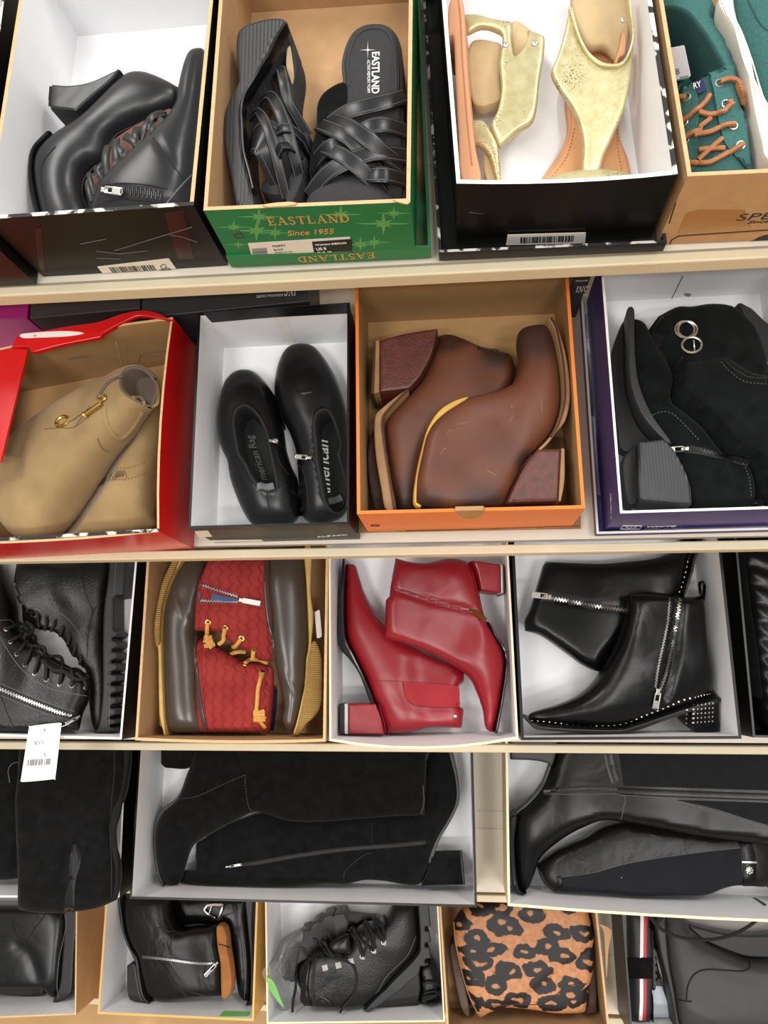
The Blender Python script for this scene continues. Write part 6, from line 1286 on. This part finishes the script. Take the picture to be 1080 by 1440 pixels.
for q in (((345, 345), (350, 270), (385, 215), (420, 212)), ((490, 225), (465, 290), (458, 360)), ((400, 400), (460, 470), (505, 535), (640, 576)), ((505, 535), (560, 590)), ((420, 212), (450, 230), (490, 225))): stitch(t, d8(*q), M['seam_dark'], .0012)
patch(bY, 'green_sticker', d8((724, 694, 1), (752, 662, 1), (894, 667, 1), (888, 692, 1)), M['green_sticker'], .0003, face=PL(bY.A + bY.Y * .0042, bY.Y), off=.0002)
# ---- lug-sole lace boots
g = 'black lug-sole lace boots'; PB = M['black_pebbled']
t = shoe('black lug-sole boot lying behind, chunky tread to the upper left', 4, e1((450, 200))[0], group=g)
pl = pl3(4, *e1((350, 250, .05), (500, 150, .05), (900, 550, .045)))
lug = [(172, 330, 1), (205, 285, 1), (198, 270, 1), (240, 238, 1), (258, 244, 1), (275, 210, 1), (270, 195, 1), (300, 186, 1), (318, 190, 1), (325, 160, 1), (358, 138, 1), (375, 145, 1), (385, 118, 1), (425, 106, 1), (435, 120, 1), (448, 104, 1), (490, 102, 1), (505, 135, 1)]
slab(t, 'lug_sole', e1(*(lug + [(640, 150, 1), (520, 230), (380, 300), (250, 370), (235, 452, 1), (180, 432, 1)])), pl, -.03, .024, M['black_rubber'], b=.003)
for q in ((285, 285), (345, 245), (415, 200), (232, 325)): slab(t, 'tread_gap', e1((q[0] - 12, q[1] - 16, 1), (q[0] + 8, q[1] - 12, 1), (q[0] + 14, q[1] + 16, 1), (q[0] - 4, q[1] + 14, 1)), pl, .02, .0246, M['seam_dark'], b=.0003, ds=.003)
puff(t, 'upper', e1((250, 370), (380, 300), (520, 220), (640, 150), (800, 200), (920, 330), (968, 430), (975, 560), (950, 632), (870, 632), (600, 600), (300, 560)), pl, .03, .03, PB)
for pp in (((870, 500), (900, 470), (950, 480), (970, 520), (930, 570), (880, 600)), ((865, 590), (920, 560), (965, 560), (960, 610), (900, 630)), ((890, 540), (940, 530), (968, 580))): cord(t, 'lace', e1(*pp), .003, M['black_lace'], off=.004)
t = shoe('black lug-sole boot on top with silver pyramid studs and lace hooks', 4, e1((500, 500))[0], group=g)
pl = pl3(4, *e1((350, 500, .085), (850, 200, .06), (750, 620, .055)))
puff(t, 'upper', e1((262, 520), (272, 400), (325, 325), (410, 300), (500, 290), (520, 220), (570, 180), (680, 150), (740, 60), (852, 60, 1), (862, 250), (840, 320), (760, 400), (700, 470), (640, 560), (590, 662, 1), (450, 652), (330, 640), (264, 612)), pl, .038, .036, PB, hm=e1((320, 520, .65), (600, 400, .85), (780, 200, 1)))
zz = []
for y in (110, 190, 270): zz += [(908, y, 1), (914, y + 55, 1), (884, y + 58, 1), (884, y + 76, 1)]
slab(t, 'lug_sole', e1(*([(850, 50, 1), (905, 50, 1)] + zz + [(905, 350, 1), (882, 366, 1), (862, 362, 1), (850, 405), (790, 455), (732, 522), (655, 620), (612, 668, 1), (584, 664, 1), (640, 560), (700, 466), (838, 322), (860, 250)])), pl, -.034, .026, M['grey_rubber'], b=.003)
slab(t, 'heel', e1((732, 522, 1), (800, 430), (862, 402, 1), (870, 520), (856, 662, 1), (612, 668, 1), (655, 620)), pl, -.034, .012, M['black_rubber'], b=.004)
strap(t, 'collar_padding', e1((300, 370), (285, 450), (285, 540), (300, 625)), .016, .005, GL); strap(t, 'collar_padding', e1((340, 350), (325, 450), (325, 560), (335, 635)), .006, .002, M['seam_dark'])
puff(t, 'tongue', e1((408, 275), (500, 225), (520, 270), (530, 330), (420, 325)), pl3(4, *e1((350, 500, .1), (850, 200, .075), (750, 620, .07))), .014, .02, GL)
for q in ((385, 400), (453, 387), (517, 368)):
    c_ = t.cast(*e1(q)[0]); n = c_[1]; x = (Vector((1, .25, 0)) - n * n.x).normalized(); y = n.cross(x); r = .0052; v = [c_[0] + x * r + y * r, c_[0] - x * r + y * r, c_[0] - x * r - y * r, c_[0] + x * r - y * r, c_[0] + n * .005]
    t.add('pyramid_stud', v, [[0, 1, 4], [1, 2, 4], [2, 3, 4], [3, 0, 4], [3, 2, 1, 0]], M['bright_silver'], hit=False, smooth=False)
for q in ((577, 348), (635, 318), (686, 276)):
    ring(t, 'lace_hook', *e1((q[0] - 4, q[1] - 8))[0], .004, .0012, M['dull_silver'], off=.002); studs(t, 'hook_rivet', e1((q[0] + 2, q[1] + 2)), .0042, M['silver'], .002)
for pp in (((577, 335), (560, 280), (535, 220), (520, 195)), ((570, 330), (550, 270), (510, 205)), ((633, 300), (610, 240), (580, 180)), ((640, 300), (630, 240), (600, 175)), ((686, 262), (650, 200), (625, 150)), ((690, 255), (680, 200), (650, 150)), ((577, 340), (600, 260), (585, 185)), ((630, 310), (560, 250), (535, 200)), ((680, 260), (620, 220), (590, 170)), ((640, 150), (660, 190), (690, 180), (690, 140)), ((375, 270), (400, 310), (450, 350), (500, 355)), ((360, 280), (395, 330), (440, 352), (500, 368), (535, 400), (545, 470), (520, 560), (485, 630), (465, 700)), ((385, 265), (420, 320), (470, 345))): cord(t, 'lace', e1(*pp), .0026, M['black_lace'], off=.003)
cord(t, 'lace', e1((240, 440), (236, 520), (225, 600), (222, 700)), .0028, M['black_lace'], off=.003)
stitch(t, e1((330, 550), (370, 555), (410, 600), (430, 640)), GL, .0022); stitch(t, e1((350, 590), (370, 575), (400, 630)), GL, .0018); stitch(t, e1((640, 545), (700, 440), (800, 340), (845, 240)), M['seam_grey'], .0006)
bp = pl3(4, *e1((110, 430, .11), (240, 300, .075), (200, 620, .05)))
t = T('plastic_bag', 'clear crumpled plastic bag with green sticker beside the lug-sole boots', 'bag', bp.P(*e1((150, 500))[0]))
puff(t, 'film', e1((70, 425), (120, 380), (160, 290), (200, 240), (290, 190), (250, 280), (225, 420), (232, 560), (225, 625), (170, 622), (140, 560), (100, 500)), bp, .014, .012, M['clear_bag'], cre=[(e1((110, 400), (160, 470), (200, 600)), .004, .004), (e1((180, 280), (200, 400), (190, 500)), .004, .004), (e1((80, 430), (140, 440), (210, 430)), .003, .004)])
patch(t, 'green_sticker', e1((88, 448), (125, 470), (155, 540), (178, 602), (140, 560), (105, 510)), M['green_sticker'], .0006)
# ---- leopard boots
g = 'leopard print ankle boots'
t = shoe('leopard print boot hidden beneath, brown sole along the left wall', 4, e2((350, 450))[0], group=g)
pl = lev(4, .03)
puff(t, 'upper', e2((170, 260), (400, 250), (700, 300), (880, 330), (920, 520), (890, 650), (600, 640), (350, 640), (250, 650), (200, 480)), pl, .024, .024, M['leopard_hair'])
slab(t, 'sole', e2((128, 300), (160, 280), (200, 450), (228, 600), (232, 668), (212, 668), (180, 590), (150, 450)), pl, -.022, .03, mat('boot_sole_brown', (92, 70, 54), .6, .1, 40), b=.003)
slab(t, 'elastic_panel', e2((885, 350), (935, 330), (950, 480), (948, 640), (925, 668), (868, 668), (890, 560)), pl, -.02, .026, mat('boot_elastic_brown', (86, 68, 56), .85, .15, 100), b=.006)
t = shoe('leopard print boot lying on top with its pointed edge down at the lower left', 4, e2((550, 400))[0], group=g)
pl = lev(4, .075)
puff(t, 'upper', e2((148, 175, 1), (180, 122), (280, 60), (430, 30), (700, 40), (880, 70), (906, 140, 1), (925, 200), (940, 258), (930, 330), (925, 430), (890, 520), (868, 640), (862, 664, 1), (700, 662), (600, 645), (480, 632), (395, 638), (340, 668), (292, 694, 1), (258, 655), (215, 540), (180, 400), (150, 280)), pl, .036, .034, M['leopard_hair'], cre=[(e2((390, 625), (480, 590), (560, 540), (700, 430), (800, 360), (880, 310)), .004, .008), (e2((430, 80), (560, 130), (640, 200)), .003, .008)])
stitch(t, e2((148, 180), (160, 300), (200, 480), (245, 610), (290, 690)), M['sole_tan'], .0016, 'edge_binding')
stitch(t, e2((340, 636), (500, 625), (640, 620), (760, 530), (880, 515)), M['brown_seam'], .0009)
patch(bM, 'torn_flap', e2((930, 190), (1000, 225), (985, 330), (975, 480), (960, 240)), KR, .002, face=PL(bM.A + bM.X * bM.w + bM.Z * (bM.H + .001), bM.Z))
# ---- rain boots
g = 'rubber rain boots'
t = shoe('black rubber boot with white and red side stripe crossed by a black strap', 4, e3((290, 500))[0], 'rain_boot', group=g)
pl = lev(4, .05)
puff(t, 'upper', e3((180, 120, 1), (370, 120, 1), (368, 300), (375, 500), (372, 700), (365, 900, 1), (210, 900, 1), (195, 500)), pl, .03, .04, M['black_rubber'])
strap(t, 'white_stripe', e3((284, 130), (282, 300), (280, 500), (280, 700), (278, 890)), .0062, .0012, M['white_rubber']); strap(t, 'red_stripe', e3((307, 130), (305, 300), (303, 500), (303, 700), (301, 890)), .0058, .0012, M['red_rubber'])
strap(t, 'strap', e3((190, 500), (280, 500), (395, 502)), .036, .003, M['black_suede'])
slab(t, 'sole_teeth', e3(*([(352, 180, 1)] + [q for y in range(190, 880, 46) for q in ((362, y, 1), (362, y + 26, 1), (350, y + 30, 1), (350, y + 42, 1))] + [(340, 880, 1), (330, 180, 1)])), pl, -.01, .022, M['black_rubber'], b=.001)
t = shoe('grey rubber rain boot lying with its shaft to the right at the bottom right', 4, e3((800, 600))[0], 'rain_boot', group=g)
pl = lev(4, .07)
puff(t, 'upper', e3((412, 150, 1), (540, 150, 1), (590, 260), (660, 320), (800, 390), (950, 440), (1080, 440), (1320, 420), (1320, 930, 1), (520, 930, 1), (495, 800), (470, 620), (435, 430)), pl, .042, .04, M['rain_rubber'], cre=[(e3((680, 360), (800, 430), (1000, 470), (1150, 470)), -.002, .012), (e3((700, 420), (850, 500), (1000, 520)), .002, .012), (e3((520, 700), (600, 740), (680, 790)), -.0015, .01)])
slab(t, 'sole', e3((358, 210, 1), (412, 150, 1), (435, 420), (470, 620), (495, 800), (520, 940, 1), (490, 940, 1), (470, 760), (430, 560), (390, 400)), pl, -.036, .02, M['grey_rubber'], b=.003)
slab(t, 'insole', e3((368, 650, 1), (436, 655, 1), (470, 760), (490, 930, 1), (378, 930, 1)), pl, -.06, -.03, M['cool_insole'], b=.002)
stitch(t, e3((565, 705), (572, 620), (610, 545), (680, 512), (800, 515), (920, 520), (965, 490), (960, 460)), M['seam_dark'], .0016); stitch(t, e3((510, 700), (560, 710), (600, 712)), M['seam_dark'], .0014); stitch(t, e3((890, 350), (940, 385), (1080, 395)), M['seam_dark'], .0014)
slab(t, 'collar', e3((545, 200), (640, 240), (850, 285), (1080, 290), (1300, 250), (1300, 430), (1000, 440), (860, 410), (660, 320)), pl, -.03, .0, M['black_rubber'], b=.004)
pc = lev(4, .118)
v, f = g_tube(resamp([pc.P(*q) for q in spl(e3((330, 150), (355, 205), (420, 265), (520, 305), (640, 322), (760, 315), (860, 288), (960, 235), (1040, 170)), False)], .005, False), .0032, 8)
solo('elastic_cord', 'black cord looping across the grey rain boot at the bottom right', 'cord', v, f, M['black_lace'])
# ---------------------------------------------------------------- settle: nothing passes through its box or its neighbour
bpy.context.view_layer.update()
BX = [b for b in (bZ, bA, bE, bG, bS, bR, bF, bO, bP, bK, bD, bRd, bSt, bX, bL, bT, bWh, bB, bY, bU, bM, bN)]
NAME = {b: [] for b in BX}
for t in SHOES:
    best = None
    for b in BX:
        x, y, z = _box_uvw(b, t.base)
        if -.02 < x < b.w + .02 and -.02 < y < b.L + .02 and abs(z) < .08: best = b
    if best is not None: NAME[best].append(t)
def meshes(t): return [o for o in t.o.children_recursive if o.type == 'MESH']
for b in BX:
    for t in NAME[b]:
        if 'flopped' not in t.o['label']: fit(t, b)
for b in BX:
    ts = sorted(NAME[b], key=lambda t: 'mostly hidden' not in t.o['label'] or 'slip-on' not in t.o['label'])
    for i, lo in enumerate(ts):
        for hi in ts[i + 1:]: under(lo, hi, b.A.z, offs=OFFS[:9] if b in (bA, bF, bN, bP, bE, bG, bS, bU) else None)
for b in BX + CL:
    for o in b.o.children_recursive:
        if o.type == 'MESH' and o is not b.body:
            for v in o.data.vertices:
                z = (v.co + b.base - b.A).z
                if z < .0006: v.co.z += .0006 - z
            o.data.update()
